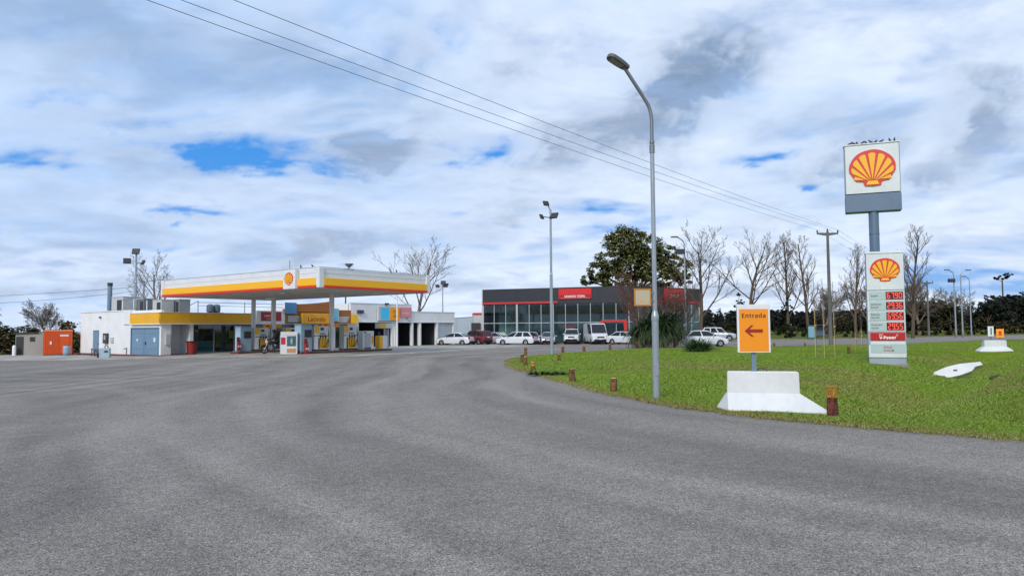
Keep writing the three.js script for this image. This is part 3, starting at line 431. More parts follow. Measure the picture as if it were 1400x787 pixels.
{ // display rack, white cabinet, service pump
  const r = stThing('display_rack', 'white display rack with a poster in front of the pump islands', 'display rack', 1.9, null, 14.4, -0.55);
  part('body', box(1.15, 1.62, 0.7, 0, 0.84, 0, 0.03), M.panelWhite, r); part('header', box(1.15, 0.26, 0.74, 0, 1.52, 0, 0.02), M.panelWhite, r); part('foot', box(1.1, 0.05, 0.66, 0, 0.025, 0), M.dark, r);
  const po = part('poster', box(0.62, 0.72, 0.02, 0.15, 0.98, 0.36), mat([0.05, 0.13, 0.17], 0.4), r); part('figure', [cyl(0.07, 0.12, 0.36, 0.18, 0.75, 0.355, 8), T(new THREE.SphereGeometry(0.06, 8, 6), 0.18, 1.17, 0.355)], mat([0.35, 0.42, 0.33], 0.6), po);
  part('lower_poster', box(0.62, 0.3, 0.02, 0.15, 0.3, 0.36), mat([0.55, 0.26, 0.12], 0.5), r); part('red_tag', box(0.3, 0.5, 0.02, -0.42, 1.0, 0.36), M.red, r); part('side_panel', box(0.02, 1.3, 0.6, -0.586, 0.75, 0), mat([0.42, 0.50, 0.60], 0.5), r);
  const w = stThing('white_cabinet', 'white cabinet with an orange price strip standing on the front island', 'cabinet', 9.0, yA, 14.6); part('body', box(1.15, 1.45, 0.7, 0, 0.725, 0, 0.02), M.whitePaint, w); part('door', box(0.62, 1.1, 0.03, -0.1, 0.72, 0.366, 0.01), M.lightGrey, w); part('price_strip', box(0.16, 0.62, 0.02, 0.42, 0.75, 0.362), M.orange, w); part('vent', box(0.3, 0.08, 0.02, -0.35, 1.34, 0.361), M.dark, w); part('plinth', box(0.7, 0.1, 0.02, -0.1, 0.08, 0.362), M.dark, w);
  const p = stThing('service_pump', 'small white and yellow service pump under its own roof at the island end', 'fuel pump', 10.75, yA, 14.6); part('body', box(0.85, 1.05, 0.5, 0, 0.525, 0, 0.02), M.whitePaint, p); part('side_panel', box(0.35, 1.0, 0.52, -0.33, 0.52, 0.02), M.signYellow, p); part('post', [box(0.1, 1.7, 0.1, 0.3, 0.85, 0), box(0.08, 1.6, 0.3, 0.62, 0.8, 0)], M.lightGrey, p); const rf = part('roof', box(1.35, 0.42, 0.6, 0.2, 1.86, 0, 0.02), M.panelWhite, p); part('sign_face', box(0.6, 0.36, 0.02, -0.15, 1.86, 0.306), M.signYellow, rf); part('hand_set', box(0.16, 0.32, 0.12, -0.42, 1.22, 0.1), M.rust, p);
}
{ // bins, pedestals and the ramp by the white wall
  const b = stThing('wheeled_bin', 'red wheeled rubbish bin in the recess beside the shop', 'bin', 2.0, null, 1.2); part('body', T(new THREE.CylinderGeometry(0.46, 0.36, 1.0, 4, 1).rotateY(Math.PI / 4), 0, 0.56, 0), mat([0.24, 0.014, 0.014], 0.5), b); part('lid', box(0.76, 0.07, 0.76, 0, 1.1, 0, 0.02), M.black, b); for (const s of [-1, 1]) part('wheel', T(new THREE.CylinderGeometry(0.1, 0.1, 0.06, 12).rotateZ(Math.PI / 2), s * 0.28, 0.1, -0.26), M.rubber, b);
  const a = stThing('air_pedestal', 'pale blue-grey air and water pedestal in front of the blue garage doors', 'air pump', -3.2, null, -2.6, -0.6); part('body', box(0.75, 0.78, 0.5, 0, 0.39, 0, 0.03), mat([0.34, 0.46, 0.53], 0.5, { wear: 1 }), a); part('hose_reel', T(new THREE.TorusGeometry(0.12, 0.035, 8, 16), 0.1, 0.86, 0), M.black, a); part('gauge', box(0.26, 0.16, 0.02, 0.12, 0.5, 0.26), mat([0.03, 0.05, 0.10], 0.4), a); part('side_box', box(0.16, 0.35, 0.25, -0.46, 0.18, 0), M.black, a);
  const o = stThing('steel_ramp', 'black steel ramp frame standing by the white wall', 'ramp', -1.2, null, -7.9, Math.PI / 2); for (const s of [-0.35, 0.35]) part('rail', [rod([-1.05, 0.08, s], [0.75, 0.62, s], 0.045), rod([0.75, 0.62, s], [1.0, 0.62, s], 0.045), rod([-1.05, 0.05, s], [0.4, 0.05, s], 0.04)], M.steelDark, o); for (const x of [0.35, 0.9]) part('leg', [rod([x, 0, -0.35], [x, 0.6, -0.35], 0.04), rod([x, 0, 0.35], [x, 0.6, 0.35], 0.04)], M.steelDark, o); for (let k = 0; k < 6; k++) part('rung', rod([-0.9 + k * 0.3, 0.13 + k * 0.09, -0.35], [-0.9 + k * 0.3, 0.13 + k * 0.09, 0.35], 0.03), M.rust, o);
}
{ // shop contents seen through the dark windows
  const c = stThing('shop_counter', 'teal counter inside the dark shop window', 'counter', 4.6, -0.22, -1.6); part('body', box(1.8, 1.0, 0.5, 0, 0.5, 0, 0.02), M.teal, c); part('top', box(1.9, 0.05, 0.6, 0, 1.03, 0), M.lightGrey, c);
  const s = stThing('hanging_sign', 'small yellow sign hanging inside the shop window', 'sign', 7.0, 1.05, -0.8); part('board', box(0.75, 0.7, 0.04, 0, 0.35, 0), M.signYellow, s); part('cord', [rod([-0.3, 0.7, 0], [-0.3, 1.9, 0], 0.01), rod([0.3, 0.7, 0], [0.3, 1.9, 0], 0.01)], M.dark, s);
}
{ // things on the roof
  const ac = (label, x, y, z, w, h, d, m) => { const t = stThing('roof_unit', label, 'air conditioner', x, y, z, 0, 'grey machines on the flat roof'); part('casing', box(w, h, d, 0, h / 2 + 0.12, 0, 0.02), m, t); part('grille', box(0.02, h * 0.7, d * 0.4, -w / 2 - 0.012, h / 2 + 0.1, d * 0.2), M.dark, t); for (const s of [-1, 1]) part('rail', box(w, 0.12, 0.1, 0, 0.06, s * d * 0.4), M.steelDark, t); part('cap', box(w + 0.06, 0.05, d + 0.06, 0, h + 0.14, 0), M.lightGrey, t); };
  ac('large pale grey machine casing on the roof beside the tall flue', 1.5, 3.1, -9.2, 1.6, 1.6, 2.2, M.lightGrey);
  ac('grey machine with dark grille right of the floodlight mast', 1.6, 3.1, -5.6, 1.2, 1.35, 1.3, M.galvDark);
  ac('square grey machine above the corner of the yellow fascia', 1.4, 3.1, -2.4, 1.1, 1.15, 1.5, M.lightGrey);
  ac('grey machine just under the end of the canopy', 2.6, 3.1, -1.6, 1.0, 1.2, 1.0, M.galv);
  const f = stThing('flue', 'tall grey flue pipe with a cap on the white building', 'chimney', 1.4, 3.1, -12.2); part('pipe', cyl(0.2, 0.2, 2.9, 0, 0, 0), M.steelPost, f); part('cap', [cyl(0.23, 0.23, 0.22, 0, 2.9, 0), cyl(0.25, 0.25, 0.05, 0, 3.14, 0)], M.dark, f); part('side_box', box(0.3, 0.5, 0.3, 0, 0.3, 0.4), M.dark, f);
  const tk = stThing('roof_water_tank', 'bulbous blue-grey water tank on the shop roof under the canopy', 'water tank', 7.0, 3.1, -4.0); part('stand', [box(1.3, 0.08, 1.3, 0, 0.28, 0), ...[[-1, -1], [1, -1], [-1, 1], [1, 1]].map(([a, b]) => rod([a * 0.5, 0, b * 0.5], [a * 0.5, 0.25, b * 0.5], 0.05))], M.steelDark, tk); for (const s of [-0.32, 0.32]) part('vessel', T(new THREE.LatheGeometry([[0.01, 0], [0.28, 0.02], [0.33, 0.12], [0.33, 0.58], [0.28, 0.7], [0.12, 0.78], [0.01, 0.79]].map(p => new THREE.Vector2(...p)), 18), s, 0.33, 0), mat([0.10, 0.14, 0.19], 0.5, { wear: 1 }), tk);
  const rl = stThing('pipe_frame', 'thin steel pipe frame on the shop roof below the canopy', 'railing', 0, 3.1, 0); part('post', [rod([4.9, 0, -3], [4.9, 1.35, -3], 0.035), rod([9.6, 0, -3], [9.6, 1.3, -3], 0.035), rod([12.6, 0, -3], [12.6, 1.2, -3], 0.03), rod([2.4, 0.2, -2.4], [4.9, 1.3, -3], 0.03)], M.galvDark, rl); part('rail', [rod([4.9, 1.2, -3], [14, 1.2, -3], 0.025), rod([4.9, 0.9, -3], [14, 0.9, -3], 0.02)], M.galvDark, rl);
  const pf = stThing('pipe_frame', 'white pipe gantry on the roof around the grey machines', 'railing', 0.7, 3.1, -7); part('post', [rod([0, 0, -1.2], [0, 1.45, -1.2], 0.05), rod([0, 0, 0.9], [0, 1.5, 0.9], 0.05), rod([0, 0, 3.2], [0, 1.3, 3.2], 0.05)], M.panelWhite, pf); part('rail', [rod([0, 1.45, -1.2], [0, 1.5, 0.9], 0.03), rod([0, 2.9, 0.9], [0, 2.95, 6], 0.03)], M.galvDark, pf); part('mast', rod([0, 1.5, 2.6], [0, 3.0, 2.6], 0.06, 8), M.galvDark, pf);
}
// ---------------------------------------------------------------- showroom
{
  const D0 = [-3.9, -97], D1 = [14.4, -90], D2 = [25.4, -99], D3 = [20, -109], D4 = [-3.2, -108];
  const b = thing('car_showroom', 'glazed car showroom with charcoal fascia, red stripe and red lettered sign', 'building', D0[0], 0, D0[1], heading(D1[0] - D0[0], D1[1] - D0[1]));
  const L = Math.hypot(D1[0] - D0[0], D1[1] - D0[1]), toLocal = ([x, z]) => { const dx = x - D0[0], dz = z - D0[1], ux = (D1[0] - D0[0]) / L, uz = (D1[1] - D0[1]) / L; return [dx * ux + dz * uz, -dx * uz + dz * ux]; };
  const q2 = toLocal(D2), q3 = toLocal(D3), q4 = toLocal(D4);
  const red = mat([0.50, 0.022, 0.022], 0.45), white = mat([0.40, 0.43, 0.45], 0.4);
  const tint = mat([0.66, 0.80, 0.80], 0.03, { transmission: 1, thickness: 0, ior: 1.5 });
  const roofShape = (inset, y, h) => { const P = [[inset, -inset], [L - inset * 0.6, -inset], [q2[0] - inset, q2[1] - inset * 0.3], [q3[0], q3[1] + inset], [q4[0] + inset, q4[1] + inset]]; const g = extr(P.map(p => [p[0], -p[1]]), h); g.rotateX(-Math.PI / 2); return T(g, 0, y, 0); };
  part('roof', roofShape(0.2, 6.1, 0.15), roofGravel, b); part('ceiling', roofShape(0.25, 4.95, 0.1), mat([0.25, 0.26, 0.27], 0.8), b); part('floor', roofShape(0.1, -0.7, 0.66), mat([0.22, 0.22, 0.22], 0.3, { map: concreteMap }), b);
  const side = (a, c, y0, y1, t, name, m, out = 0) => { const dx = c[0] - a[0], dz = c[1] - a[1], l = Math.hypot(dx, dz), g = box(l, y1 - y0, t, 0, (y0 + y1) / 2, out); g.rotateY(heading(dx, dz)); return part(name, T(g, (a[0] + c[0]) / 2, 0, (a[1] + c[1]) / 2), m, b); };
  side(q2, q3, -0.7, 6.8, 0.25, 'wall', M.lightGrey); side(q3, q4, -0.7, 6.8, 0.25, 'wall', M.lightGrey); side(q4, [0, 0], -0.7, 6.8, 0.25, 'wall', M.lightGrey);
  side([0.6, -4.2], [q2[0] - 2, q2[1] - 4.2], -0.04, 4.94, 0.15, 'inner_wall', mat([0.50, 0.56, 0.56], 0.9));
  const face = (a, c, n, names) => {   // one glazed front with its fascia; built along +x then turned
    const dx = c[0] - a[0], dz = c[1] - a[1], l = Math.hypot(dx, dz), turn = heading(dx, dz);
    const put = g => T(g.rotateY(turn), a[0], 0, a[1]);
    for (let k = 0; k < 4; k++) part('fascia_panel', put(bx(l * k / 4 + 0.006, l * (k + 1) / 4 - 0.006, 4.88, 6.85, -0.25, 0.06, 0.01)), M.charcoal, b);
    part('fascia_top', put(bx(-0.04, l, 6.85, 6.92, -0.3, 0.1)), M.dark, b);
    const w = l / n;
    for (let k = 0; k < n; k++) for (const [y0, y1] of [[-0.05, 2.42], [2.5, 4.86]]) { const f = part('window', [put(bx(k * w - 0.035, k * w + 0.035, y0, y1, -0.1, 0.02))], white, b); part('pane', put(bx(k * w + 0.035, (k + 1) * w - 0.035, y0, y1, -0.045, -0.04)), tint, f); }
    part('transom', put(bx(0, l, 2.42, 2.5, -0.1, 0.025)), white, b); part('post', put(bx(l - 0.04, l + 0.04, -0.05, 4.87, -0.1, 0.03)), white, b);
    for (const k of [3, 6]) if (k < n) part('post', put(bx(k * w - 0.12, k * w + 0.12, -0.05, 4.87, 0.022, 0.2)), white, b);
    return { put, w, l };
  };
  const f1 = face([0, 0], [L, 0], 12), f2 = face([L, 0], q2, 8);
  part('red_stripe', f1.put(bx(0, 10.4, 4.95, 5.2, 0.062, 0.16)), red, b);
  part('red_stripe', f2.put(bx(0, f2.l - 0.05, 4.95, 5.2, 0.062, 0.12)), red, b);
  const s1 = part('sign_board', f1.put(bx(10.6, 14.9, 5.45, 6.72, 0.062, 0.2, 0.01)), mat([0.60, 0.012, 0.014], 0.4), b);
  print('sign_print', 4.2, 0.56, (c, w, h) => { lines(c, w, h, '#a1070c', [['SAMAESO TIDBG.', 0.62, 0.5, 0.42, '#f1dcd8']]); c.fillStyle = '#cfa09a'; c.fillRect(w * 0.04, h * 0.8, w * 0.92, h * 0.06); }, s1, 12.75, 5.72, 0.206);
  const s2 = part('sign_board', f2.put(bx(f2.l - 7.6, f2.l - 3.6, 5.3, 6.75, 0.13, 0.2, 0.01)), mat([0.60, 0.012, 0.014], 0.4), b);
  { const tex = canvasTex(256, 84, (c, w, h) => lines(c, w, h, '#a1070c', [['CHPOS', 0.7, 0.5, 0.5, '#f1dcd8']])); part('sign_print', f2.put(T(new THREE.PlaneGeometry(2.6, 0.8), f2.l - 5.6, 5.85, 0.206)), new THREE.MeshPhysicalMaterial({ map: tex, roughness: 0.5 }), s2, true); }
  for (const [x0, x1, y0, y1] of [[16.1, 16.5, -0.05, 2.75], [16.5, 19.4, 2.45, 2.75], [19.0, 19.4, -0.05, 2.45]]) part('red_portal', f1.put(bx(x0, x1, y0, y1, 0.03, 0.35)), red, b);
  part('inner_sign', f1.put(bx(10.9, 12.6, 1.75, 2.25, -0.5, -0.4)), red, b);
  part('desk', f1.put(bx(3.2, 5.4, -0.03, 1.0, -3.2, -2.4)), mat([0.02, 0.07, 0.13], 0.5), b); part('desk', f1.put(bx(6.6, 8.4, -0.03, 1.3, -2.6, -2.0)), mat([0.03, 0.05, 0.10], 0.5), b);
}
{ // low sheds between the bays and the showroom
  const w = thing('corrugated_shed', 'pale blue-grey corrugated shed behind the parked cars', 'shed', -9.3, -0.3, -104, 0.1); part('roof', T(extr([[-4.4, 3.2], [4.0, 3.7], [4.0, 3.8], [-4.4, 3.3]], 6).rotateY(0), 0, 0, -6), M.galvDark, w); part('wall', T(extr([[-4.3, 0], [3.9, 0], [3.9, 3.68], [-4.3, 3.2]], 0.2), 0, 0, -0.2), mat([0.42, 0.50, 0.57], 0.55, { map: grime }), w); for (let k = 0; k < 20; k++) part('corrugation', T(extr([[-4.2 + k * 0.41, 0], [-4.05 + k * 0.41, 0], [-4.05 + k * 0.41, 3.19 + (0.19 + k * 0.41) * 0.058], [-4.2 + k * 0.41, 3.18 + (0.1 + k * 0.41) * 0.058]], 0.04), 0, 0, 0.003), mat([0.42, 0.50, 0.57], 0.55), w);
  const k = thing('block_annex', 'small grey annex with a red top edge beside the showroom', 'shed', -4.6, -0.3, -100.5, 0.1); part('wall', box(1.6, 3.9, 3, 0, 1.95, 0), M.lightGrey, k); part('red_trim', box(1.64, 0.3, 3.04, 0, 4.05, 0), M.red, k); part('meter_box', box(1.2, 1.3, 0.3, -0.5, 2.2, 1.66, 0.02), M.dark, k);
}
// ---------------------------------------------------------------- vehicles
function wheel(r, w) { const h = new THREE.Group(); h.name = 'wheel'; const t = part('tyre', new THREE.LatheGeometry([[r * 0.62, -w / 2], [r * 0.93, -w / 2], [r, -w * 0.3], [r, w * 0.3], [r * 0.93, w / 2], [r * 0.62, w / 2]].map(p => new THREE.Vector2(...p)), 22).rotateX(Math.PI / 2), M.rubber, h); part('rim', [new THREE.CylinderGeometry(r * 0.64, r * 0.64, w * 0.5, 18).rotateX(Math.PI / 2), ...[0, 1, 2, 3, 4].map(k => { const g = box(r * 0.13, r * 0.56, w * 0.3, 0, r * 0.3, w * 0.32); g.rotateZ(k * 1.2566); return g; }), T(new THREE.CylinderGeometry(r * 0.14, r * 0.14, w * 0.94, 10).rotateX(Math.PI / 2), 0, 0, 0)], M.alloy, h); return h; }
// p: length L, width W, roof height H, deck: [x,y] from tail to nose (hood and belt line), cabin: [rear foot, rear roof, front roof, front foot], wheels [rear x, front x], radius
function car(label, p, paint, x, z, turn, group, y) {
  const t = thing(p.name || 'parked_car', label, p.category || 'car', x, y ?? gY(x, z), z, turn, group);
  const N = 72, hw = p.W / 2, sill = p.sill || 0.22, pos = [], idx = [], prof = [];
  const deckY = X => { const d = p.deck; for (let i = 0; i + 1 < d.length; i++) if (X <= d[i + 1][0]) { const k = ss(0, 1, (X - d[i][0]) / (d[i + 1][0] - d[i][0])); return mix(d[i][1], d[i + 1][1], mix((X - d[i][0]) / (d[i + 1][0] - d[i][0]), k, 0.5)); } return d[d.length - 1][1]; };
  const x0 = p.deck[0][0], x1 = p.deck[p.deck.length - 1][0];
  const half = X => { const e = Math.min(X - x0, x1 - X); return hw * (1 - 0.17 * Math.pow(clamp(1 - e / 0.6), 2.2)); };
  const ends = X => { const e = Math.min(X - x0, x1 - X); return 0.16 * Math.pow(clamp(1 - e / 0.22), 2); };
  for (let i = 0; i <= N; i++) {
    const X = mix(x0, x1, i / N), top = deckY(X), w = half(X); let low = sill + ends(X);
    for (const wx of p.wheels) { const dx = (X - wx) / (p.r * 1.13); if (Math.abs(dx) < 1) low = Math.max(low, p.r + Math.sqrt(1 - dx * dx) * p.r * 1.13 - 0.03); }
    low = Math.min(low, top - 0.1);
    const q = [[w * 0.95, low], [w, low + 0.02], [w, mix(low, top, 0.5)], [w * 0.985, top - 0.16], [w * 0.95, top - 0.05], [w * 0.86, top], [w * 0.45, top + 0.025], [0, top + 0.032]];
    q[2][1] = Math.max(q[2][1], low + 0.03); q[3][1] = Math.max(q[3][1], low + 0.05); q[4][1] = Math.max(q[4][1], low + 0.07);
    const row = [...q, ...q.slice(0, -1).reverse().map(a => [-a[0], a[1]])]; prof.push(row); for (const a of row) pos.push(X, a[1], a[0]);
  }
  const R = 15; for (let i = 0; i < N; i++) for (let k = 0; k + 1 < R; k++) { const a = i * R + k, b = a + 1, c = a + R, d = c + 1; idx.push(a, c, b, b, c, d); }
  for (const [i, f] of [[0, 1], [N, 0]]) { const base = i * R; for (let k = 1; k + 1 < R; k++) f ? idx.push(base, base + k, base + k + 1) : idx.push(base, base + k + 1, base + k); }
  let g = new THREE.BufferGeometry(); g.setAttribute('position', new THREE.Float32BufferAttribute(pos, 3)); g.setIndex(idx); g.computeVertexNormals();
  part('body', g, paint, t); part('underbody', bx(x0 + 0.15, x1 - 0.15, sill - 0.05, Math.min(deckY(0), 0.75), -hw * 0.8, hw * 0.8), M.black, t);
  // cabin: painted shell with glass let into its sloping sides
  const [c0, c1, c2, c3] = p.cabin, wb = hw * 0.93, wt = hw * (p.tumble || 0.74), roof = X => p.H - 0.05 * Math.pow((X - (c1 + c2) / 2) / ((c2 - c1) / 2 + 0.01), 2);
  const P = [[c0, deckY(c0) - 0.02, wb], [c1, roof(c1), wt], [mix(c1, c2, 0.25), roof(mix(c1, c2, 0.25)), wt], [mix(c1, c2, 0.5), p.H, wt], [mix(c1, c2, 0.75), roof(mix(c1, c2, 0.75)), wt], [c2, roof(c2), wt], [c3, deckY(c3) - 0.02, wb]];
  const cp = [], ci = [], add = v => (cp.push(...v), cp.length / 3 - 1);
  { const l = P.map(a => add([a[0], a[1], -a[2]])), m = P.map((a, i) => add([a[0], a[1] + (i > 0 && i < 6 ? 0.04 : 0.01), 0])), r = P.map(a => add([a[0], a[1], a[2]])), lb = P.map(a => add([clamp(a[0], c0, c3), deckY(a[0]) - 0.05, -wb])), rb = P.map(a => add([a[0], deckY(a[0]) - 0.05, wb]));
    for (let i = 0; i < 6; i++) { ci.push(l[i], m[i], l[i + 1], m[i], m[i + 1], l[i + 1], m[i], r[i], m[i + 1], r[i], r[i + 1], m[i + 1], l[i], l[i + 1], lb[i], lb[i], l[i + 1], lb[i + 1], r[i], rb[i], r[i + 1], rb[i], rb[i + 1], r[i + 1]); } }
  g = new THREE.BufferGeometry(); g.setAttribute('position', new THREE.Float32BufferAttribute(cp, 3)); g.setIndex(ci); g = g.toNonIndexed(); g.computeVertexNormals(); part('cabin', g, paint, t);
  const quad = (a, b, c, d, off) => { const n = new THREE.Vector3(...b).sub(new THREE.Vector3(...a)).cross(new THREE.Vector3(...d).sub(new THREE.Vector3(...a))).normalize().multiplyScalar(off), V = [a, b, c, d].map(v => new THREE.Vector3(...v).add(n)), o = []; for (const k of [0, 1, 2, 0, 2, 3]) o.push(V[k].x, V[k].y, V[k].z); const q = new THREE.BufferGeometry(); q.setAttribute('position', new THREE.Float32BufferAttribute(o, 3)); q.computeVertexNormals(); return q; };
  const lerp = (a, b, k) => a.map((v, i) => mix(v, b[i], k));
  { const screen = (foot, top, s, name) => { const A = [foot, deckY(foot) + 0.03, -wb * 0.93 * 1], B = [foot, deckY(foot) + 0.03, wb * 0.93], C = [top, roof(top) - 0.03, wt * 0.9], D = [top, roof(top) - 0.03, -wt * 0.9]; const a = lerp(A, D, 0.06), d = lerp(A, D, 0.93), b = lerp(B, C, 0.06), c = lerp(B, C, 0.93); const gq = s > 0 ? quad(b, a, d, c, 0.05) : quad(a, b, c, d, 0.05); part(name, gq, M.carGlass, t); };
    screen(c3, c2, 1, 'windscreen'); screen(c0, c1, -1, 'rear_window'); }
  const nW = p.windows || 2, sideTop = 0.9;
  for (const s of [-1, 1]) for (let k = 0; k < nW; k++) {
    const f0 = k / nW, f1 = (k + 1) / nW, wx = f => [mix(c0 + 0.16 + (p.rearFill || 0), c3 - 0.12, f), mix(c1 + 0.12 + (p.rearFill || 0) * 0.7, c2 - 0.03, f)], g0 = f0 + (k ? 0.028 : 0.0), g1 = f1 - (k < nW - 1 ? 0.028 : 0.0);
    const bot = X => [X, deckY(X) + 0.035, s * wb], topp = X => [X, roof(X) - 0.06, s * (wt + (wb - wt) * 0.1)];
    const a = bot(wx(g0)[0]), b = bot(wx(g1)[0]), c = topp(wx(g1)[1]), d = topp(wx(g0)[1]); part('side_window', s > 0 ? quad(a, b, c, d, 0.022) : quad(b, a, d, c, 0.022), M.carGlass, t);
  }
  const wh = wheel(p.r, 0.21); for (const wx of p.wheels) for (const s of [-1, 1]) { const k = wh.clone(); k.position.set(wx, p.r, s * (hw - 0.115)); if (s < 0) k.rotation.y = Math.PI; t.add(k); }
  const nose = x1, tail = x0, ny = p.noseY || 0.68, ty = p.tailY || 0.8;
  for (const s of [-1, 1]) {
    part('headlight', box(0.26, 0.15, 0.34, nose - 0.17, ny, s * (hw * 0.70), 0.05), M.lampClear, t); part('tail_light', box(0.2, 0.3, 0.2, tail + 0.09, ty, s * (hw * 0.76), 0.05), M.tailRed, t);
    part('mirror', box(0.1, 0.13, 0.2, c3 - 0.42, deckY(c3) + 0.08, s * (hw + 0.06), 0.04), p.darkMirror ? M.black : paint, t);
    part('door_handle', [0.25, 0.68].slice(0, Math.min(2, nW)).map(f => box(0.16, 0.03, 0.03, mix(c0, c3, f), deckY(mix(c0, c3, f)) - 0.13, s * (hw + 0.0))), p.darkMirror ? M.black : paint, t);
  }
  part('grille', box(0.06, 0.16, p.W * 0.42, nose + 0.005, ny - 0.05, 0, 0.02), M.black, t); part('bumper', [box(0.08, 0.16, p.W * 0.72, nose + 0.0, sill + 0.2, 0, 0.03), box(0.08, 0.14, p.W * 0.72, tail - 0.0, sill + 0.2, 0, 0.03)], p.darkBumper ? M.dark : M.black, t);
  part('number_plate', [box(0.02, 0.11, 0.42, nose + 0.055, sill + 0.3, 0), box(0.02, 0.11, 0.42, tail - 0.05, ty - 0.1, 0)], M.panelWhite, t);
  return t;
}
const paints = { white: mat([0.58, 0.60, 0.63], 0.3, { clearcoat: 0.8, clearcoatRoughness: 0.08 }), red: mat([0.13, 0.010, 0.016], 0.3, { clearcoat: 0.9, clearcoatRoughness: 0.06 }), silver: mat([0.46, 0.48, 0.51], 0.3, { metalness: 0.3, clearcoat: 0.7 }) };
const hatch = { L: 4.0, W: 1.72, H: 1.46, r: 0.30, wheels: [-1.22, 1.26], cabin: [-1.72, -1.25, 0.25, 1.05], deck: [[-2.0, 0.72], [-1.9, 0.9], [-1.6, 0.94], [0.9, 0.93], [1.1, 0.9], [1.75, 0.74], [1.98, 0.6]], tailY: 0.86, noseY: 0.62 };
const sedan = { L: 4.4, W: 1.75, H: 1.46, r: 0.31, wheels: [-1.32, 1.36], cabin: [-1.75, -0.95, 0.3, 1.12], deck: [[-2.2, 0.75], [-2.12, 0.93], [-1.7, 0.97], [1.0, 0.92], [1.2, 0.88], [1.95, 0.74], [2.2, 0.58]], tailY: 0.82, noseY: 0.63 };
const wagon = { L: 4.6, W: 1.78, H: 1.52, r: 0.32, wheels: [-1.4, 1.4], windows: 3, cabin: [-2.22, -1.75, 0.3, 1.2], deck: [[-2.35, 0.75], [-2.26, 0.95], [-1.9, 0.98], [1.0, 0.93], [1.25, 0.9], [2.05, 0.75], [2.32, 0.58]], tailY: 0.92, noseY: 0.65 };
const suv = { L: 4.3, W: 1.8, H: 1.70, r: 0.36, sill: 0.3, wheels: [-1.3, 1.32], windows: 3, tumble: 0.8, cabin: [-2.05, -1.75, 0.35, 1.05], deck: [[-2.15, 0.85], [-2.08, 1.03], [-1.8, 1.06], [0.9, 1.04], [1.1, 1.02], [1.85, 0.93], [2.12, 0.7]], tailY: 1.0, noseY: 0.8 };
const pickup = { L: 5.0, W: 1.85, H: 1.82, r: 0.39, sill: 0.36, wheels: [-1.55, 1.55], tumble: 0.8, cabin: [-0.95, -0.75, 0.55, 1.15], deck: [[-2.5, 0.9], [-2.45, 1.12], [-0.9, 1.12], [1.0, 1.12], [1.2, 1.1], [2.2, 1.04], [2.5, 0.75]], tailY: 0.95, noseY: 0.9, name: 'pickup_truck', category: 'pickup' };
const van = { L: 5.2, W: 2.0, H: 2.45, r: 0.36, sill: 0.32, wheels: [-1.6, 1.75], windows: 2, tumble: 0.86, rearFill: 2.6, cabin: [-2.55, -2.5, 1.15, 1.95], deck: [[-2.6, 1.1], [-2.55, 1.25], [-2.3, 1.25], [1.8, 1.22], [2.0, 1.2], [2.5, 0.98], [2.62, 0.75]], tailY: 1.0, noseY: 0.88, name: 'white_van', category: 'van', darkMirror: 1, darkBumper: 1 };
const lot = 'cars parked between the bays and the showroom';
car('white sedan parked first from the service bays, tail towards the showroom', sedan, paints.white, -6.75, -86, heading(-0.9, -0.35), lot);
car('dark red off-roader parked behind the white sedan', suv, paints.red, -4.4, -88.2, heading(-0.72, -0.69), lot);
car('silver white saloon half hidden behind the dark red off-roader', sedan, paints.silver, -2.3, -91, heading(-0.8, -0.6), lot);
car('white estate car with roof rails parked before the showroom glass', wagon, paints.white, 0.5, -84.6, heading(-0.93, -0.36), lot);
car('white car half hidden behind the white estate car', hatch, paints.white, 2.3, -88.5, heading(0.1, 0.99), lot);
car('silver car facing out beside the thin floodlight pole', hatch, paints.silver, 4.35, -88, heading(-0.08, 0.99), lot);
car('white pickup facing out in front of the showroom', pickup, paints.white, 7.2, -88.4, heading(-0.12, 0.99), lot);
car('tall white van facing out next to the pickup', van, paints.white, 9.9, -87.2, heading(0.12, 0.99), lot);
car('white saloon nosing out beside the palm clump', sedan, paints.white, 13.0, -84, heading(0.78, 0.62), lot);
car('white hatchback parked at the edge of the lawn behind the leafy clump', hatch, paints.white, 17.5, -66.6, heading(0.99, 0.12), lot);
car('pale off-roader parked beyond the white hatchback', suv, paints.silver, 26.2, -93, heading(0.95, 0.3), lot);
